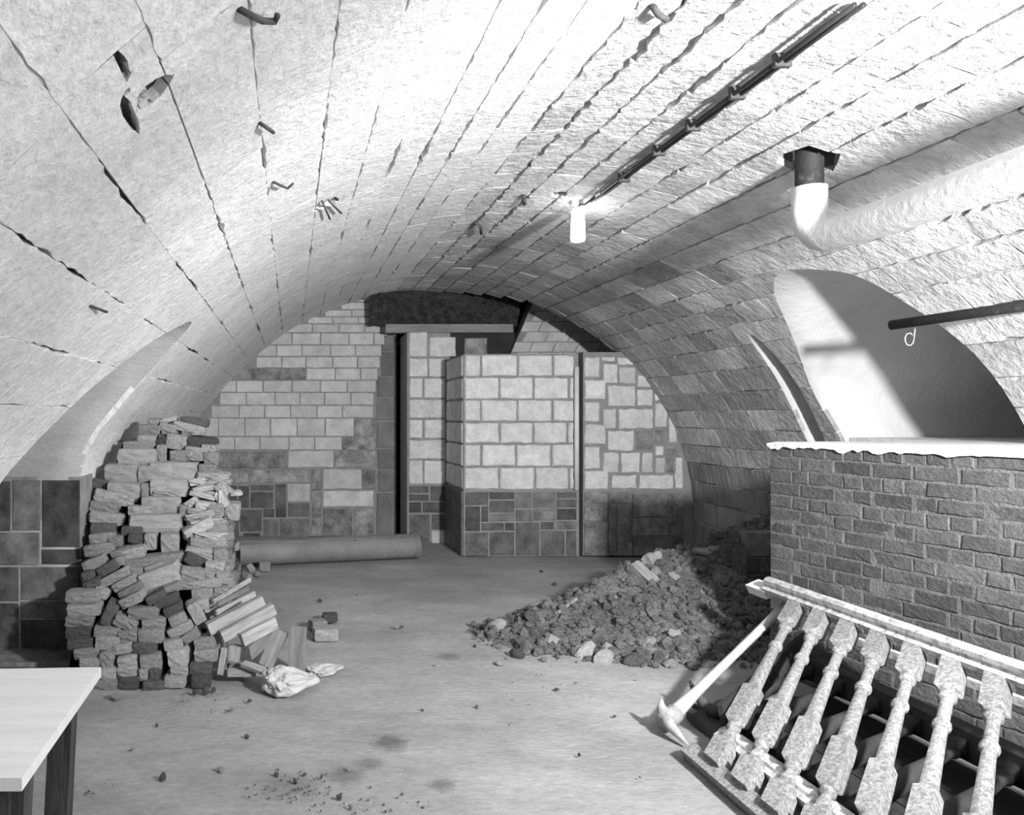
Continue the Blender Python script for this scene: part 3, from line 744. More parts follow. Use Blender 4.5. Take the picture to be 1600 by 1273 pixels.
for k, (x, y, w_, h_, a) in enumerate(big):
    put('concrete_block', brick_me['conc'][k % 6], x, y, w_*1.0, h_*1.01, a, Ypile(y)-.02, .26, ('tilted ' if abs(a) > 9 else '')+('long' if w_/h_ > 2.3 else ('squat' if w_/h_ < 1 else 'short'))+' grey concrete block '+('in the slumped middle of the pile' if y > 850 else ('just under the top bricks of the pile' if y < 745 else 'beside the pale slates of the pile')), 'block', 'concrete blocks in the pile', R.uniform(-.05, .12))
sl = [(331, 743, 48, 9, -3), (308, 753, 26, 12, 12), (328, 757, 40, 10, 25), (348, 765, 24, 16, -40), (367, 771, 18, 6, 3), (323, 771, 32, 7, -3), (317, 776, 42, 8, -12), (345, 781, 27, 15, -65), (299, 786, 18, 12, 30), (321, 790, 36, 11, -5), (304, 798, 26, 7, 0), (310, 806, 44, 10, 12), (307, 826, 47, 18, 28), (327, 838, 42, 9, -4), (260, 772, 37, 9, 0), (320, 764, 46, 8, 8), (338, 750, 40, 8, -12), (318, 816, 50, 10, 6)]
for k, (x, y, w_, h_, a) in enumerate(sl):
    put('slate', brick_me['slate'][k % 6], x, y, w_*1.08, h_, a, Ypile(y)-.03, R.uniform(.12, .2), 'thin pale slate '+('standing nearly upright' if abs(a) > 35 else ('tilted' if abs(a) > 9 else 'lying flat'))+(' in the upper layers of the slate stack' if y < 775 else ' in the lower layers of the slate stack'), 'slate', 'pale slates on the pile', R.uniform(-.2, .3))
put('slate', brick_me['slate'][1], 262, 657, 28, 8, 18, Ypile(657), .12, 'small pale slate tilted at the very top of the brick pile', 'slate', None)
# flank of the pile receding along the wall
k = 0
for r in range(17):
    z = .035+r*.070; y = 5.02+r*.035+R.random()*.1; yt = 7.35-r*.085-R.random()*.12
    while y < yt:
        l = R.uniform(.10, .22)
        o = bpy.data.objects.new('brick', brick_me['brick' if R.random() < .85 else 'dark'][k % 6]); COL.objects.link(o); k += 1
        o.scale = (R.uniform(.1, .2), l, .069); o.location = (-.47-r*.006-o.scale[0]/2+R.uniform(-.02, .06), y+l/2, z); o.rotation_euler = (R.uniform(-.05, .05), R.uniform(-.05, .05), R.uniform(-.12, .12))
        tag(o, 'old brick in the '+ORD[r]+' course of the long side of the brick pile', 'brick', 'bricks in the side of the pile'); y += l+.004
# rubble packed inside the pile, coloured near-black to deepen the shaded gaps
V, Fc = [], []
NI, NJ = 26, 26
for i in range(NI+1):
    for j in range(NJ+1):
        t = j/NJ; z = 1.30*t*(1 if i < 20 else 1-(i-20)*.13)
        yy = 5.0
        for _ in range(8): yy = Ypile(CY+(H-z)*F/yy)+.24
        xl_ = -1.30+.25*max(0, t-.7)
        x = xl_+(-.48-.16*max(0, t-.5)-xl_ if t > .3 else -.62-xl_)*min(i, 20)/20
        if i > 20: x = -.60-.16*max(0, t-.5); yy = yy+(7.0-yy)*(i-20)/6
        n = nz(x*7, z*7, yy*3)*.05
        V.append((x+(n if i > 20 else 0), yy+n, max(0, z)))
for i in range(NI):
    for j in range(NJ): Fc.append((i*(NJ+1)+j, (i+1)*(NJ+1)+j, (i+1)*(NJ+1)+j+1, i*(NJ+1)+j+1))
n0 = len(V); V += [(-1.3, 7.0, 0), (-1.1, 7.0, 1.3), (-.56, 7.0, 1.2)]
o = obj('brick_rubble', V, Fc, m_core); tag(o, 'broken rubble packed behind the bricks of the pile, coloured black as gap shade', 'rubble', None, 'stuff')

# bricks lying on the floor
def fbrick(px, py, w_, h_, a, kind, label, d=.1, yaw=0, cat='brick'):
    Y = H*F/(py-CY); s = Y/F; me = brick_me[kind][int(px) % 6]
    o = bpy.data.objects.new('brick', me); COL.objects.link(o); o.scale = (w_*s, d, h_*s); c = G(px, py)
    o.location = (c.x, Y+d/2, h_*s*.47); o.rotation_euler = (0, -math.radians(a), yaw); tag(o, label, cat); return o
fbrick(516, 973, 24, 13, 0, 'dark', 'dark half brick on the open floor behind the pale brick', .1)
fbrick(497, 985, 26, 15, 0, 'brick', 'grey broken brick on the floor between dark and pale bricks', .1, .3)
fbrick(509, 1002, 40, 19, 0, 'conc', 'pale chipped brick on the open floor beside the planks', .11, .15)
fbrick(413, 893, 18, 15, 0, 'brick', 'single brick on the floor at the far foot of the pile', .12, .1)
for k, (x, y, s) in enumerate([(392, 885, 14), (398, 870, 12), (389, 899, 12), (402, 893, 11), (384, 876, 12)]):
    o = link('rubble_stone', rocks[k % 6], None); c = G(x, y+8); o.scale = (s*c.y/F,)*3; o.location = (c.x, c.y, s*c.y/F*.4); o.rotation_euler = (k, k*2, k)
    tag(o, 'small rubble stone at the far foot of the pile', 'stone', 'rubble at the far foot of the pile')
for k, (x, y, s) in enumerate([(305, 1084, 9), (322, 1083, 12), (334, 1080, 8)]):
    o = link('brick_chip', clodm[k % 4], m_pdark); c = G(x, y); o.scale = (s*c.y/F,)*3; o.location = (c.x, c.y, s*c.y/F*.35); o.rotation_euler = (k, k, 2*k)
    tag(o, 'dark brick chip at the foot of the front stack', 'chip', 'brick chips by the front stack')

# ------------------------------------------------------------------ planks by the pile
def plank(A, B, wdir, w_, t_, mat, name='plank'):
    A, B = Vector(A), Vector(B); ax = (B-A); L = ax.length; ax.normalize()
    wd = Vector(wdir); wd = (wd-ax*wd.dot(ax)).normalized(); td = ax.cross(wd)
    bm = bmesh.new(); bmesh.ops.create_cube(bm, size=1)
    bmesh.ops.bevel(bm, geom=bm.edges[:], offset=.012, segments=1, affect='EDGES')
    for v in bm.verts: v.co = Vector((v.co.x*L, v.co.y*w_, v.co.z*t_))
    me = bpy.data.meshes.new(name); bm.to_mesh(me); bm.free()
    o = link(name, me, mat); m = Matrix((ax, wd, td)).transposed().to_4x4(); m.translation = (A+B)/2; o.matrix_world = m; return o
def bl(px, py, Y): return P(px, py, Y)
pls = [((325, 983), (411, 938), 4.50, 4.62, 19, m_plank, 'long weathered plank, topmost of the tilted stack by the brick pile'),
       ((346, 994), (428, 950), 4.47, 4.58, 18, m_plank, 'long pale plank, second of the tilted stack by the brick pile'),
       ((377, 999), (430, 971), 4.46, 4.56, 19, m_plank, 'short pale plank, third of the tilted stack by the brick pile'),
       ((386, 1020), (412, 996), 4.48, 4.60, 24, m_plank_d, 'dark plank stump under the tilted stack of planks')]
for (a, b, ya, yb, wpx, mt, lab) in pls:
    A, B = bl(a[0], a[1], ya), bl(b[0], b[1], yb)
    tag(plank(A, B, (0, 0, 1), wpx*4.5/F, .05, mt), lab, 'plank')
o = plank(G(415, 1040, .03), P(440, 985, 4.75), (1, 0, .5), .085, .05, m_plank); tag(o, 'pale plank leaning with a sawn end towards the paper scrap', 'plank')
o = plank(P(463, 1060, 4.62), P(466, 979, 4.72), (1, 0, 0), .10, .03, m_plank_d); tag(o, 'upright dark plank standing beside the crumpled paper', 'plank')
o = plank(P(365, 1031, 4.5), P(368, 1008, 4.5), (1, 0, 0), .066, .05, m_plank); tag(o, 'short pale plank end standing behind the split lath', 'plank')
o = plank(P(344, 1054, 4.46), P(351, 1012, 4.5), (1, 0, 0), .034, .02, m_plank); tag(o, 'split upright lath next to the front stack of bricks', 'lath')
o = plank(P(356, 1050, 4.5), P(400, 1050, 4.5), (0, 1, .2), .07, .018, m_plank); tag(o, 'flat lath lying on the floor below the dark plank stump', 'lath')
o = plank(P(357, 1043, 4.55), P(392, 1044, 4.6), (0, 1, .3), .06, .02, m_plank_d); tag(o, 'grey flat lath lying on top of the flat lath', 'lath')
o = plank(P(380, 1036, 4.5), P(412, 1048, 4.42), (0, 1, .3), .05, .02, m_plank); tag(o, 'tilted lath wedged under the leaning plank', 'lath')
for k, (a, b, wd) in enumerate([((333, 940), (391, 905), 7), ((340, 944), (388, 918), 7), ((338, 957), (398, 927), 9), ((322, 954), (345, 946), 6), ((330, 966), (372, 945), 5)]):
    o = plank(P(a[0], a[1], 4.60), P(b[0], b[1], 4.95), (0, .4, 1), wd*4.7/F, .014, m_plank if k != 1 else m_plank_d)
    tag(o, 'thin splintered lath on top of the tilted plank stack', 'lath', 'splintered laths on the plank stack')

# crumpled paper
bm = bmesh.new(); bmesh.ops.create_icosphere(bm, subdivisions=4, radius=1)
for v in bm.verts:
    c = v.co.copy(); n = noise.cell(c*2.1+Vector((3, 1, 2)))*.22+nz(c.x*2.5, c.y*2.5, c.z*2.5)*.5+.2*nz(c.x*6, c.y*6, c.z*6)
    v.co = c*(1+.45*n)
    if v.co.z < -.55: v.co.z = -.55
    if c.x > .35: v.co.x += (c.x-.35)*1.5; v.co.z *= max(.35, 1-(c.x-.35)*.9); v.co.y += (c.x-.35)*.8
for v in bm.verts: v.co = Vector((v.co.x*.105, v.co.y*.10, v.co.z*.085))
me = bpy.data.meshes.new('paper'); bm.to_mesh(me); bm.free()
o = link('crumpled_paper', me, m_paper); c = G(440, 1086); o.location = (c.x, c.y+.06, .046); o.rotation_euler = (0, 0, .1); tag(o, 'large crumpled sheet of pale paper on the floor by planks', 'paper')
me2 = me.copy(); o2 = link('paper_scrap', me2, m_paper); c = G(500, 1052); o2.location = (c.x, c.y, .018); o2.scale = (.75, .7, .38); o2.rotation_euler = (0, 0, .35); tag(o2, 'flattened scrap of paper trailing behind the crumpled sheet', 'paper')

# ------------------------------------------------------------------ soil heap
CA, CB = Vector((1.35, 5.35)), Vector((4.25, 6.95))
def heap(x, y):
    d = CB-CA; L = d.length; d = d/L; q = Vector((x, y))-CA; s = q.dot(d)/L; c = q.x*d.y-q.y*d.x    # c > 0 : camera side
    sc = min(max(s, 0), 1.05); hgt = .06+.24*min(1, sc/.38)+.46*max(0, sc-.25)
    if sc < .001: return 0
    wd = (.42+1.15*min(1, sc*2.0)) if c > 0 else .30+.6*sc
    wd *= 1+.15*nz(s*4, 3, 1)
    e = max(0, -s)*L/.35
    t = min(1, math.hypot(abs(c)/wd, e))
    p = (1-t)**1.15
    if s < .12: p *= max(0, min(1, (s+.10)/.22))
    r = hgt*p
    if x > 3.3 and y < 6.55: r *= max(.10, 1-(x-3.3)/.32)
    if r > .004: r += (.05*nz(x*5, y*5, 1)+.03*nz(x*13, y*13, 2)+.015*nz(x*31, y*31, 3))*min(1, r*12)
    return r
V, Fc = [], []; NX, NY = 150, 140; idx = {}
for i in range(NX+1):
    for j in range(NY+1):
        x = .9+i*3.45/NX; y = 4.1+j*3.4/NY; h_ = heap(x, y); V.append((x, y, h_-.012 if h_ < .01 else h_))
for i in range(NX):
    for j in range(NY):
        ids = (i*(NY+1)+j, (i+1)*(NY+1)+j, (i+1)*(NY+1)+j+1, i*(NY+1)+j+1)
        mxv = sum(V[k][0] for k in ids)/4; myv = sum(V[k][1] for k in ids)/4
        if mxv > 4.26 or (myv < 4.7 and mxv > 2.9) or (mxv > 3.72 and 6.5 < myv < 6.6): continue
        if max(V[k][2] for k in ids) > .0: Fc.append(ids)
used = sorted({i for f in Fc for i in f}); mp_ = {v: k for k, v in enumerate(used)}; V = [V[i] for i in used]; Fc = [tuple(mp_[i] for i in f) for f in Fc]
hp_o = obj('soil_heap', V, Fc, m_soil, None, True); tag(hp_o, 'large dark heap of dug soil and rubble against the partition', 'soil heap')
parts = []
base = [(tuple(tuple(v.co) for v in m_.vertices), [tuple(p.vertices) for p in m_.polygons]) for m_ in [rockmesh(s+40, .4, 1) for s in range(5)]]
n = 0
while n < 4200:
    x, y = R.uniform(1.1, 4.2), R.uniform(4.15, 7.3); h_ = heap(x, y)
    near = x < 4.2 and not (y < 4.78 and x > 2.8) and h_ > .004 or any(heap(x+a, y+b) > .01 for a, b in ((.12, 0), (-.12, 0), (0, .12), (0, .2)))
    if not near or (h_ < .004 and R.random() < .6): continue
    s = .007+.034*R.random()**4+(.02 if R.random() < .03 else 0); v, f = base[n % 5]; n += 1
    rot = Matrix.Rotation(R.random()*6, 3, 'Z') @ Matrix.Rotation(R.random()*6, 3, 'X')
    parts.append(([(rot @ Vector(q))*s*2+Vector((x, y, h_+s*.3)) for q in v], f))
V, Fc = join(parts); o = obj('soil_clods', V, Fc, m_clod, hp_o); o['kind'] = 'stuff'
def hit(px, py):
    Y = 3.6
    while Y < 8.4:
        p = P(px, py, Y)
        if p.z <= heap(p.x, p.y): return p
        Y += .01
    return G(px, py) if py > 820 else P(px, py, 7)
hs = [(777, 984, 32, 24), (914, 1026, 26, 38), (943, 1034, 34, 28), (1055, 997, 20, 24), (1013, 1006, 28, 13), (1014, 876, 24, 18), (1026, 898, 18, 20), (1052, 904, 17, 16), (1026, 878, 16, 26), (960, 936, 10, 9), (1098, 866, 32, 14), (834, 950, 36, 10), (949, 1014, 16, 16), (1110, 862, 24, 12), (1012, 1018, 26, 10), (930, 946, 12, 10), (1160, 975, 26, 16), (1092, 928, 14, 10), (1062, 839, 10, 8), (780, 1037, 16, 7), (1047, 1040, 22, 14), (820, 1010, 34, 24), (808, 1026, 24, 18), (838, 996, 30, 26), (990, 1036, 36, 22), (1005, 885, 14, 12), (830, 968, 26, 20)]
darks = {21, 22, 23, 24, 26, 16}
for k, (x, y, a, b) in enumerate(hs):
    p = hit(x, y); s = p.y/F
    me_ = rocks[k % 6].copy(); me_.materials.clear()
    o = link('rubble_clod' if k in darks else 'rubble_stone', me_, m_clod if k in darks else m_stone); o.scale = (a*s*1.1, a*s*.8, b*s*1.1); o.location = p+Vector((0, 0, b*s*.18)); o.rotation_euler = (R.uniform(-.4, .4), R.uniform(-.5, .5), R.random()*6)
    wh = 'near the crest of the soil heap' if y < 920 else ('at the low tapering end of the soil heap' if x < 850 else ('along the front foot of the soil heap' if y > 1000 else 'on the slope of the soil heap'))
    if k in darks: tag(o, ('big' if a > 30 else 'middling')+' dark earth clod '+wh, 'clod', 'earth clods on the soil heap')
    else: tag(o, ('large' if a > 23 else 'small')+(' flat' if a > 1.7*b else (' upright' if b > a else ''))+' pale broken stone '+wh, 'stone', 'pale stones on the soil heap')
p1, p2 = hit(991, 886), hit(1024, 916); o = plank(p1+Vector((0, 0, .03)), p2+Vector((0, 0, .03)), (1, .4, .5), .075, .025, m_plank); tag(o, 'short grey board lying near the crest of the soil heap', 'board')
p1, p2 = hit(870, 964), hit(899, 942); o = plank(p1+Vector((0, 0, .03)), p2+Vector((0, 0, .03)), (1, 0, .5), .035, .02, m_plank); tag(o, 'thin stick lying on the low end of the soil heap', 'stick')
p1 = hit(860, 1008); o = plank(p1+Vector((-.02, 0, .05)), p1+Vector((.05, .03, .01)), (0, 0, 1), .055, .04, m_plank); tag(o, 'small squared pale chunk at the foot of the soil heap', 'chunk')

# ------------------------------------------------------------------ long duct on the floor by the back wall
A, B = G(372, 884), G(650, 871); A.z = B.z = .128
ax = (B-A).normalized()
pts = [A, B]; root = empty('floor_duct', (A.x, A.y, 0)); tag(root, 'long grey metal duct lying along the back wall', 'duct')
def loc(V_): return [(v[0]-A.x, v[1]-A.y, v[2]) for v in V_]
Vt, Ft = tube([A, B], .128, 28, False); Vi, Fi = tube([A, B], .118, 28, False); V, Fc = join([(Vt, Ft), (Vi, [f[::-1] for f in Fi])])
dsh = obj('duct_shell', loc(V), Fc, m_duct, root, True)
V, Fc = tube([B-ax*.05, B+ax*.006], .134, 28, False); obj('duct_rim', loc(V), Fc, m_duct, root, True)
s0 = Vector((0, -.08, .105)); V, Fc = tube([A+s0, B+s0], .010, 8); obj('duct_seam', loc(V), Fc, m_duct, dsh, True)
q = P(552, 846, 8.2); V, Fc = tube([(q.x, q.y-.02, q.z), (q.x, q.y-.10, q.z+.05)], .018, 10); 
mid_ = A+(B-A)*.64; nn = Vector((0, -.6, .8)); V, Fc = tube([mid_+nn*.115, mid_+nn*.131], .020, 12); obj('duct_plug', loc(V), Fc, m_black, dsh)['label'] = 'small black plug hole'

# ------------------------------------------------------------------ table
tb = empty('work_table', (-1.0, 2.0, 0)); tag(tb, 'plain table with scrubbed white wooden top and dark legs', 'table')
def rel(VF): return ([(v[0]+1.0, v[1]-2.0, v[2]) for v in VF[0]], VF[1])
bm = bmesh.new()
A = P(158, 1042, .75*F/392); Bc = P(38, 1215, .75*F/565)
pv = [(Bc.x-.005, Bc.y), (A.x, A.y), (-1.31, A.y-.04), (-1.31, Bc.y-.01)]
V = [(x, y, z) for z in (.722, .75) for x, y in pv]; Fc = [(0, 1, 2, 3)[::-1], (4, 5, 6, 7)[::-1][::-1], (0, 1, 5, 4)[::-1], (1, 2, 6, 5)[::-1], (2, 3, 7, 6)[::-1], (3, 0, 4, 7)[::-1]]
obj('table_top', *rel((V, Fc)), m_table, tb)
def tleg(top, bot, w_):
    top, bot = Vector(top), Vector(bot); V = []
    for q in (bot, top): V += [(q.x-w_/2, q.y-w_/2, q.z), (q.x+w_/2, q.y-w_/2, q.z), (q.x+w_/2, q.y+w_/2, q.z), (q.x-w_/2, q.y+w_/2, q.z)]
    return V, [(3, 2, 1, 0), (4, 5, 6, 7), (0, 1, 5, 4), (1, 2, 6, 5), (2, 3, 7, 6), (3, 0, 4, 7)]
for t_, b_ in (((-.63, 2.22, .722), (-.665, 2.22, 0)), ((-.60, 1.74, .722), (-.635, 1.74, 0)), ((-1.26, 2.20, .722), (-1.30, 2.20, 0)), ((-1.26, 1.74, .722), (-1.30, 1.74, 0))):
    obj('table_leg', *rel(tleg(t_, b_, .062)), m_leg, tb)
obj('end_batten', *rel(box(-1.29, -.60, 1.70, 1.725, .64, .722)), m_leg, tb)

# ------------------------------------------------------------------ balustrade leaning on the partition
def ring_mesh(axis_pts, rings, ex, ey, seg=16, shear=(0, 0)):
    # rings: (t, radius, squareness); axis from T to B; shear slides the first/last ring along the axis with ex offset
    T, B = axis_pts; ax = (B-T); V, Fc = [], []
    for k, (t, r, sq) in enumerate(rings):
        for i in range(seg):
            a = 2*math.pi*i/seg; c, s = math.cos(a), math.sin(a)
            f = r*(1-sq+sq/max(abs(c), abs(s)))
            sh = shear[0] if t <= .02 else (shear[1] if t >= .98 else 0)
            V.append(T+ax*t+ex*(c*f)+ey*(s*f)+ax.normalized()*(sh*c*f))
    for k in range(len(rings)-1):
        for i in range(seg):
            j = (i+1) % seg; Fc.append((k*seg+i, k*seg+j, (k+1)*seg+j, (k+1)*seg+i))
    Fc += [tuple(range(seg))[::-1], tuple((len(rings)-1)*seg+i for i in range(seg))]
    return V, Fc
TX, TZ = 2.74, H-.372*2.74; BX, BZ = 1.76, .045
ups = Vector((TX-BX, 0, TZ-BZ)); pl_len = ups.length; ud = ups.normalized(); pn = Vector((0, 1, 0)).cross(ud); pn = pn if pn.z > 0 else -pn
RAKE = 1.00
bal = empty('raked_balustrade', (BX, 3.0, 0)); tag(bal, 'pale raked stair balustrade leaning against the brick partition', 'balustrade')
OFF = Vector((BX, 3.0, 0))
def lo2(VF): return ([Vector(v)-OFF for v in VF[0]], VF[1])
Yd = Vector((0, 1, 0))
SQ, RN = 1.0, 0.0
rings = [(.0, .034, SQ), (.150, .037, SQ), (.156, .033, .6), (.160, .022, RN), (.172, .026, RN), (.180, .031, RN), (.190, .031, RN), (.198, .024, RN), (.205, .021, RN), (.300, .021, RN), (.332, .021, RN), (.360, .021, .2), (.575, .026, .35), (.582, .027, .5), (.590, .033, SQ), (.775, .036, SQ), (.785, .032, .7), (.792, .022, RN), (.800, .029, RN), (.815, .029, RN), (.822, .018, RN), (.835, .020, RN), (.860, .031, RN), (.872, .029, RN), (.878, .022, RN), (.884, .037, SQ), (1.0, .039, SQ)]
collar = [(.300, .020, RN), (.306, .029, RN), (.316, .031, RN), (.326, .029, RN), (.332, .020, RN)]
ys = [4.33-.205*i for i in range(11)]
for i, yt in enumerate(ys):
    T = Vector((TX, yt, TZ)); B = Vector((BX, yt-RAKE, BZ)); a = (B-T).normalized()
    ex = (Yd-a*Yd.dot(a)).normalized(); ey = a.cross(ex)
    sh = -(Yd.dot(a))/(Yd.dot(ex)) if False else (Yd.dot(a))/(Yd.dot(ex))
    g = ring_mesh((T, B), rings, ex, ey, 16, (sh, sh))
    o = obj('baluster', *lo2(g), m_paint, bal)
    obj('collar_ring', *lo2(ring_mesh((T, B), collar, ex, ey, 16)), m_paint, o)
# top rail: flat board with a round moulding
ytop0, ytop1 = 4.62, 1.75
rp = [(-.045, .012), (.045, .012), (.045, .034), (.036, .040), (.040, .058), (.028, .076), (.008, .082), (-.012, .074), (-.020, .056), (-.022, .040), (-.045, .036)]
A, B = Vector((TX, ytop0, TZ)), Vector((TX, ytop1, TZ))
A = A+ud*.03; B = B+ud*.03
obj('top_rail', *lo2(extrude_profile(rp, A, B, ud, pn)), m_rail, bal)
rp2 = [(-.05, -.03), (.035, -.03), (.035, .022), (-.05, .022)]
obj('rail_end', *lo2(extrude_profile(rp2, A+Vector((0, .16, 0)), A+Vector((0, -.02, 0)), ud, pn)), m_table, bal)
# lower moulded rail and base board
ML = Vector((BX, 0, BZ))+ud*(pl_len*.165)
lp = [(-.045, -.045), (.045, -.045), (.045, -.012), (.028, -.008), (.028, .006), (.012, .012), (-.012, .012), (-.022, .004), (-.045, .0)]
obj('lower_rail', *lo2(extrude_profile([(a, b-.022) for a, b in lp], ML+Vector((0, 3.58, 0)), ML+Vector((0, .9, 0)), ud, pn)), m_rail, bal)
bp_ = [(-.05, -.035), (.02, -.035), (.02, .015), (-.05, .015)]
A0 = Vector((BX, 3.52, BZ)); B0 = Vector((BX, .9, BZ))
obj('base_board', *lo2(extrude_profile(bp_, A0, B0, ud, pn)), m_paint, bal)

# second balustrade, dark, lying underneath
b2 = empty('turned_balustrade', (2.2, 3.0, 0)); tag(b2, 'dark turned balustrade lying beneath the pale balustrade', 'balustrade')
OFF = Vector((2.2, 3.0, 0))
r2_ = [(0, .05, SQ), (.10, .05, SQ), (.11, .03, RN), (.14, .045, RN), (.17, .03, RN), (.3, .036, RN), (.5, .05, RN), (.66, .058, RN), (.72, .05, RN), (.76, .036, RN), (.79, .056, RN), (.82, .060, RN), (.84, .042, RN), (.87, .042, RN), (.89, .058, RN), (.92, .06, RN), (.94, .045, RN), (1.0, .05, RN)]
r2_ = [(t, r*.72, q) for t, r, q in r2_]
m_shade_board = M('shade_board', .035, .02, 5, .2, .3, 30, stretch=(8, 1, 8))  # near-black boards added on the floor to stand in for shade
for i, lab in enumerate(('added black board imitating shade under the feet of the dark turned balusters', 'added black board imitating shade under the middle of the dark turned balusters', 'added black board imitating shade under the dark turned balusters next to the partition')):
    ob_ = obj('loose_or_shade_board', *box(2.06+.265*i, 2.318+.265*i, 1.2+.07*i, 4.12+.05*i, .003, .022), m_shade_board); tag(ob_, lab, 'board')
for i in range(9):
    yb = 3.84-.24*i
    B = Vector((2.02, yb, .075)); T = Vector((2.78, yb+.42, .155)); a = (B-T).normalized(); ex = (Yd-a*Yd.dot(a)).normalized(); ey = a.cross(ex)
    obj('turned_baluster', *lo2(ring_mesh((T, B), r2_, ex, ey, 16)), m_dwood, b2, True)
obj('top_rail', *lo2(box(2.74, 2.83, 1.3, 4.32, .10, .22)), m_dwood, b2)
obj('bottom_rail', *lo2(box(1.95, 2.05, 1.3, 3.95, .005, .05)), m_dwood, b2)
o = plank(P(1128, 1125, 3.62)+Vector((0, 0, .02)), P(1262, 1000, 4.38), (0, .2, 1), .10, .025, m_dwood); tag(o, 'dark board leaning behind the end of the pale balustrade', 'board')
o = plank((2.86, 4.2, .36), (2.98, 2.2, .36), (0, 0, 1), .035, .03, m_rail); tag(o, 'thin pale batten against the foot of the brick partition', 'batten')

# ------------------------------------------------------------------ pickaxe
pk = empty('pickaxe', G(1045, 1140)); tag(pk, 'pickaxe with worn pale handle leaning on the balustrade end', 'pickaxe'); OFF = Vector(pk.location)
hA = P(1046, 1122, 3.80); hB = P(1226, 946, 4.52)
d_ = (hB-hA)
pts = [hA+d_*t for t in (0, .06, .2, .5, .8, 1)]
obj('handle', *lo2(tube(pts, .02, 12, True, [.036, .034, .025, .021, .022, .024])), m_handle, pk, True)
t1 = P(1033, 1090, 3.84); t2 = P(1075, 1176, 3.62); t2.z = .012
c0 = hA+Vector((-.01, 0, .0))
pts = [t1, t1*.6+c0*.4+Vector((-.012, 0, 0)), c0, c0*.55+t2*.45+Vector((-.03, 0, .02)), t2]
V, Fc = tube(pts, .02, 8, True, [.005, .02, .042, .026, .006]); obj('pick_head', *lo2((V, Fc)), m_pick, pk, True)
V, Fc = tube([hA-d_.normalized()*.045, hA+d_.normalized()*.05], .046, 10); obj('eye_socket', *lo2((V, Fc)), m_pick, pk, True)
# curved rusty blade beside the pick
a0, a1, a2 = P(1078, 1064, 4.1), P(1098, 1098, 4.0), P(1128, 1120, 3.9)
V, Fc = tube([a0, a0*.5+a1*.5+Vector((-.01, 0, 0)), a1, a1*.5+a2*.5+Vector((.0, 0, -.015)), a2], .02, 8, True, [.006, .018, .026, .026, .022])
o = obj('rusty_hoe', V, Fc, m_iron, None, True); tag(o, 'curved rusty iron hoe standing on the floor behind the pickaxe', 'hoe')

# ------------------------------------------------------------------ overhead pipes, conduit, lamp, hooks
# insulated pipe with elbow
Xp = 2.63; ye = 4.06; zp = H+.885; zc = H+1.30; rp_ = .080
op = empty('overhead_pipe', (Xp, ye, zp)); tag(op, 'thick whitewashed pipe dropping from the vault and turning overhead', 'pipe'); OFF = Vector(op.location)
arc = [(Xp, ye-.16+.16*math.cos(a), zp+.16-.16*math.sin(a)) for a in [math.pi/2*k/7 for k in range(8)]]
pts = [(Xp, ye, zc-.14)]+arc+[(Xp, y, zp+.004*math.sin(y*5)) for y in (3.4, 2.8, 2.3, 1.8, 1.0, 0.0)]
obj('pipe_run', *lo2(tube(pts, rp_, 24)), m_pipe, op, True)
obj('pipe_stub', *lo2(tube([(Xp, ye, zc+.28), (Xp, ye, zc-.15)], .064, 20)), m_dpipe, op, True)['label'] = 'bare dark pipe end entering the broken hole'
# dark pipe stub on the right
A = P(1392, 508, 4.55); B = P(1640, 472, 3.9); B = B+(B-A).normalized()*.45
pp = obj('short_pipe', *tube([A, B], .028, 16), m_dpipe, None, True); tag(pp, 'dark iron pipe jutting across the deep recess', 'pipe')
cl = [P(1421+math.cos(a)*7, 530+math.sin(a)*10, 4.6) for a in [k*.7 for k in range(10)]]+[P(1430, 512, 4.55)]
o = obj('wire_loop', *tube(cl, .003, 5), m_pipe, None, True); tag(o, 'small wire loop hanging below the dark iron pipe', 'wire')
# twin conduit along the crown
def vault_at(px, py):
    r = (px-CX, CY-py); lo_, hi = 0.5, 12
    for _ in range(50):
        md = (lo_+hi)/2; p = P(px, py, md)
        ins = p.z < vault_z(p.x)
        if ins: lo_ = md
        else: hi = md
    p = P(px, py, lo_); u = u_of_x(p.x); q = pu(u); return p, Vector((q[2], 0, q[3]))
cd = empty('ceiling_conduit', vault_at(1330, 4)[0]); tag(cd, 'twin black electric conduit clipped along the vault crown', 'conduit'); OFF = Vector(cd.location)
path = [(1345, -8), (1240, 70), (1150, 138), (1060, 205), (1000, 250), (945, 293)]
for off in (-.016, .016):
    pts = []
    for x, y in path:
        p, n = vault_at(x, y); pts.append(p+n*.035+Vector((off, 0, 0)))
    if off > 0: p, n = vault_at(925, 306); pts += [p+n*.04]
    obj('conduit_tube', *lo2(tube(pts, .010, 8)), m_black, cd, True)
for x, y in [(1222, 84), (1152, 136), (1083, 187), (1030, 227), (975, 270)]:
    p, n = vault_at(x, y); V, Fc = box(p.x-.034, p.x+.034, p.y-.012, p.y+.012, p.z-.055, p.z+.0)
    obj('clip', *lo2((V, Fc)), m_iron, cd)
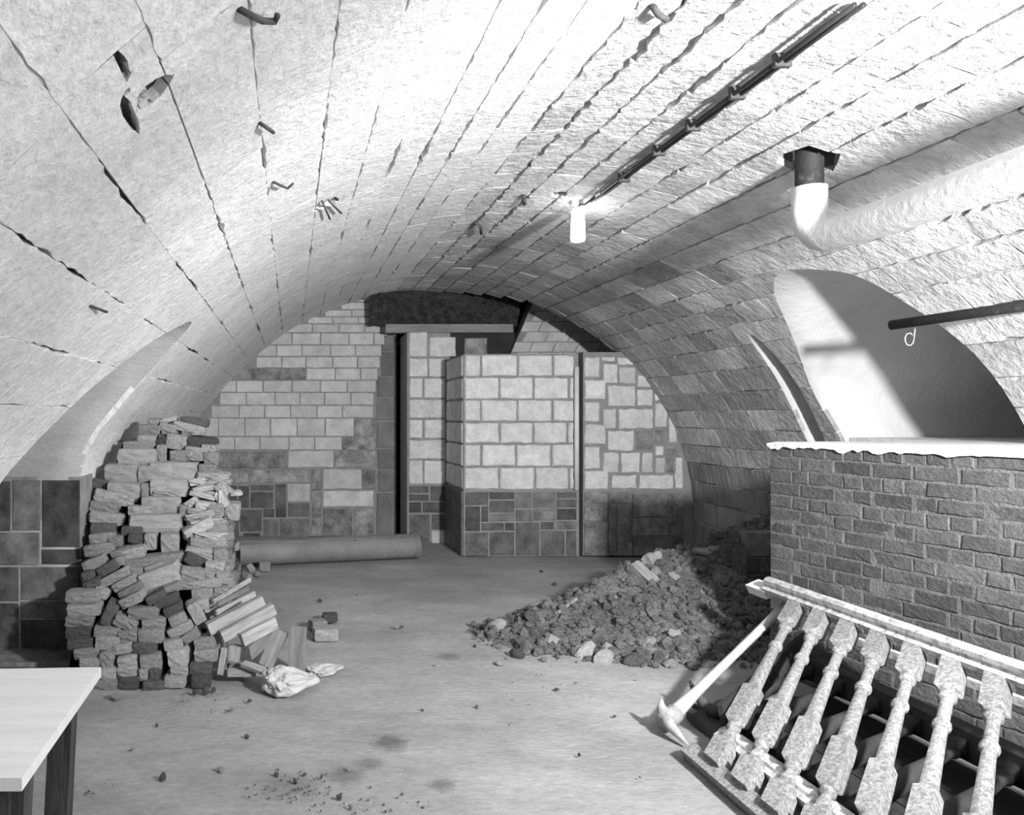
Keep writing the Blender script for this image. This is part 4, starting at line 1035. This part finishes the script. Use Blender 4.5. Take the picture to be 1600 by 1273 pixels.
# lamp
lp_, n = vault_at(903, 316)
la = empty('ceiling_lamp', lp_); tag(la, 'lit bare bulb in a socket hanging from the vault crown', 'lamp'); OFF = Vector(lp_)
obj('canopy', *lo2(tube([lp_+Vector((0, 0, .01)), lp_+Vector((0, 0, -.02)), lp_+Vector((0, 0, -.035))], .05, 18, True, [.055, .05, .03])), m_pipe, la, True)
sock = obj('socket', *lo2(tube([lp_+Vector((0, 0, -.03)), lp_+Vector((0, 0, -.05))], .035, 14)), m_pipe, la, True)
zs = [(-.04, .030), (-.055, .040), (-.10, .043), (-.18, .047), (-.25, .049), (-.268, .044), (-.275, .02)]
obj('bulb', *lo2(tube([lp_+Vector((0, 0, z)) for z, r in zs], .04, 20, True, [r for z, r in zs])), m_bulb, sock, True)
p, n = vault_at(930, 300); V, Fc = tube([p+n*.03, (p+lp_)/2+n*.05, lp_+Vector((0, 0, -.02))], .008, 6); obj('flex', *lo2((V, Fc)), m_black, la, True)
# iron hooks and stubs in the vault
hk = [([(370, 12), (384, 8), (400, 15), (418, 16), (422, 6)], .009, 'long bent iron hook near the smooth crown of the vault'), ([(403, 190), (410, 188), (419, 194)], .007, 'short iron hook in the white vault above the left recess'), ([(425, 283), (433, 280), (443, 284), (452, 276)], .006, 'wavy iron hook in the white vault near the wired hole'), ([(139, 477), (157, 478)], .006, 'straight iron pin in the vault over the tiled recess'), ([(741, 346), (751, 347), (752, 358)], .012, 'square iron bracket beside the vault ridge'), ([(1017, 6), (1028, 8), (1042, 16)], .012, 'broad flat iron cleat at the vault crown'), ([(818, 303), (820, 311)], .014, 'stubby iron pin by the broken ridge near the lamp')]
for pts_, r, lab in hk:
    pts = []
    for k, (x, y) in enumerate(pts_):
        p, n = vault_at(x, y); pts.append(p+n*(.0 if k == 0 else .035))
    o = obj('iron_hook', *tube(pts, r, 7), m_iron, None, True); tag(o, lab, 'hook')
# wires in the hole
for k, (a, b) in enumerate([((502, 312), (512, 335)), ((512, 310), (530, 326))]):
    p, n = vault_at(*a); q, n2 = vault_at(*b); o = obj('wire_end', *tube([p-n*.05, p+n*.02, q+n2*.03], .006, 6), m_iron, None, True)
    tag(o, 'stiff wire end poking out of the broken vault hole', 'wire', 'wires in the vault hole')

# ------------------------------------------------------------------ small debris on the floor
deb = [(181, 1091, 14), (254, 1217, 12), (248, 1036, 5), (345, 1204, 10), (432, 1212, 8), (390, 1096, 6), (362, 1109, 7), (245, 1134, 5), (386, 1152, 7), (206, 1172, 5), (461, 1222, 8), (502, 1215, 6), (545, 1203, 6), (476, 1211, 6), (530, 1247, 8), (548, 1262, 8), (846, 894, 5), (866, 914, 6), (620, 981, 6), (628, 980, 5), (742, 1010, 5), (680, 1040, 4), (870, 1078, 6), (745, 1105, 5), (800, 1130, 4), (960, 1120, 5), (500, 940, 6), (560, 930, 4), (240, 975, 4), (905, 1180, 5), (1000, 1215, 4), (660, 1110, 4)]
for k, (x, y, s) in enumerate(deb):
    c = G(x, y); o = link('pebble', clodm[k % 4].copy() if k % 3 else rocks[k % 6], m_clod); s = s*c.y/F
    o.scale = (s*1.2, s, s*.8); o.location = (c.x, c.y, s*.25); o.rotation_euler = (k, 2*k, k*.7)
    tag(o, 'small pebble scattered on the dusty floor', 'pebble', 'pebbles on the floor')
parts = []
for n in range(170):
    cx, cy, r = R.choice([(480, 1225, 60), (505, 1262, 60), (430, 1240, 40), (600, 1255, 90), (120, 1235, 60), (330, 1090, 70), (870, 1060, 120)])
    x, y = cx+R.gauss(0, r*.5), cy+R.gauss(0, r*.22)
    if y < 1000: continue
    c = G(x, y); s = R.uniform(.002, .006); v, f = base[n % 5]
    parts.append(([Vector(q)*s*2+Vector((c.x, c.y, s*.4)) for q in v], f))
V, Fc = join(parts); o = obj('floor_crumbs', V, Fc, m_clod); tag(o, 'fine crumbs of earth strewn over the floor', 'crumbs', None, 'stuff')
o = obj('floor_wire', *tube([G(30, 1258, .01), G(42, 1244, .03), G(50, 1240, .01), G(44, 1254, .04), G(36, 1248, .01), G(28, 1268, .01)], .003, 5), m_iron, None, True); tag(o, 'thin curled wire on the floor under the table', 'wire')

for o in list(COL.objects):
    if o.name.split('.')[0] == 'plank' and o.get('category') != 'plank':
        o.name = {'chunk': 'wood_chunk', 'board': 'loose_or_shade_board'}.get(o['category'], o['category'])
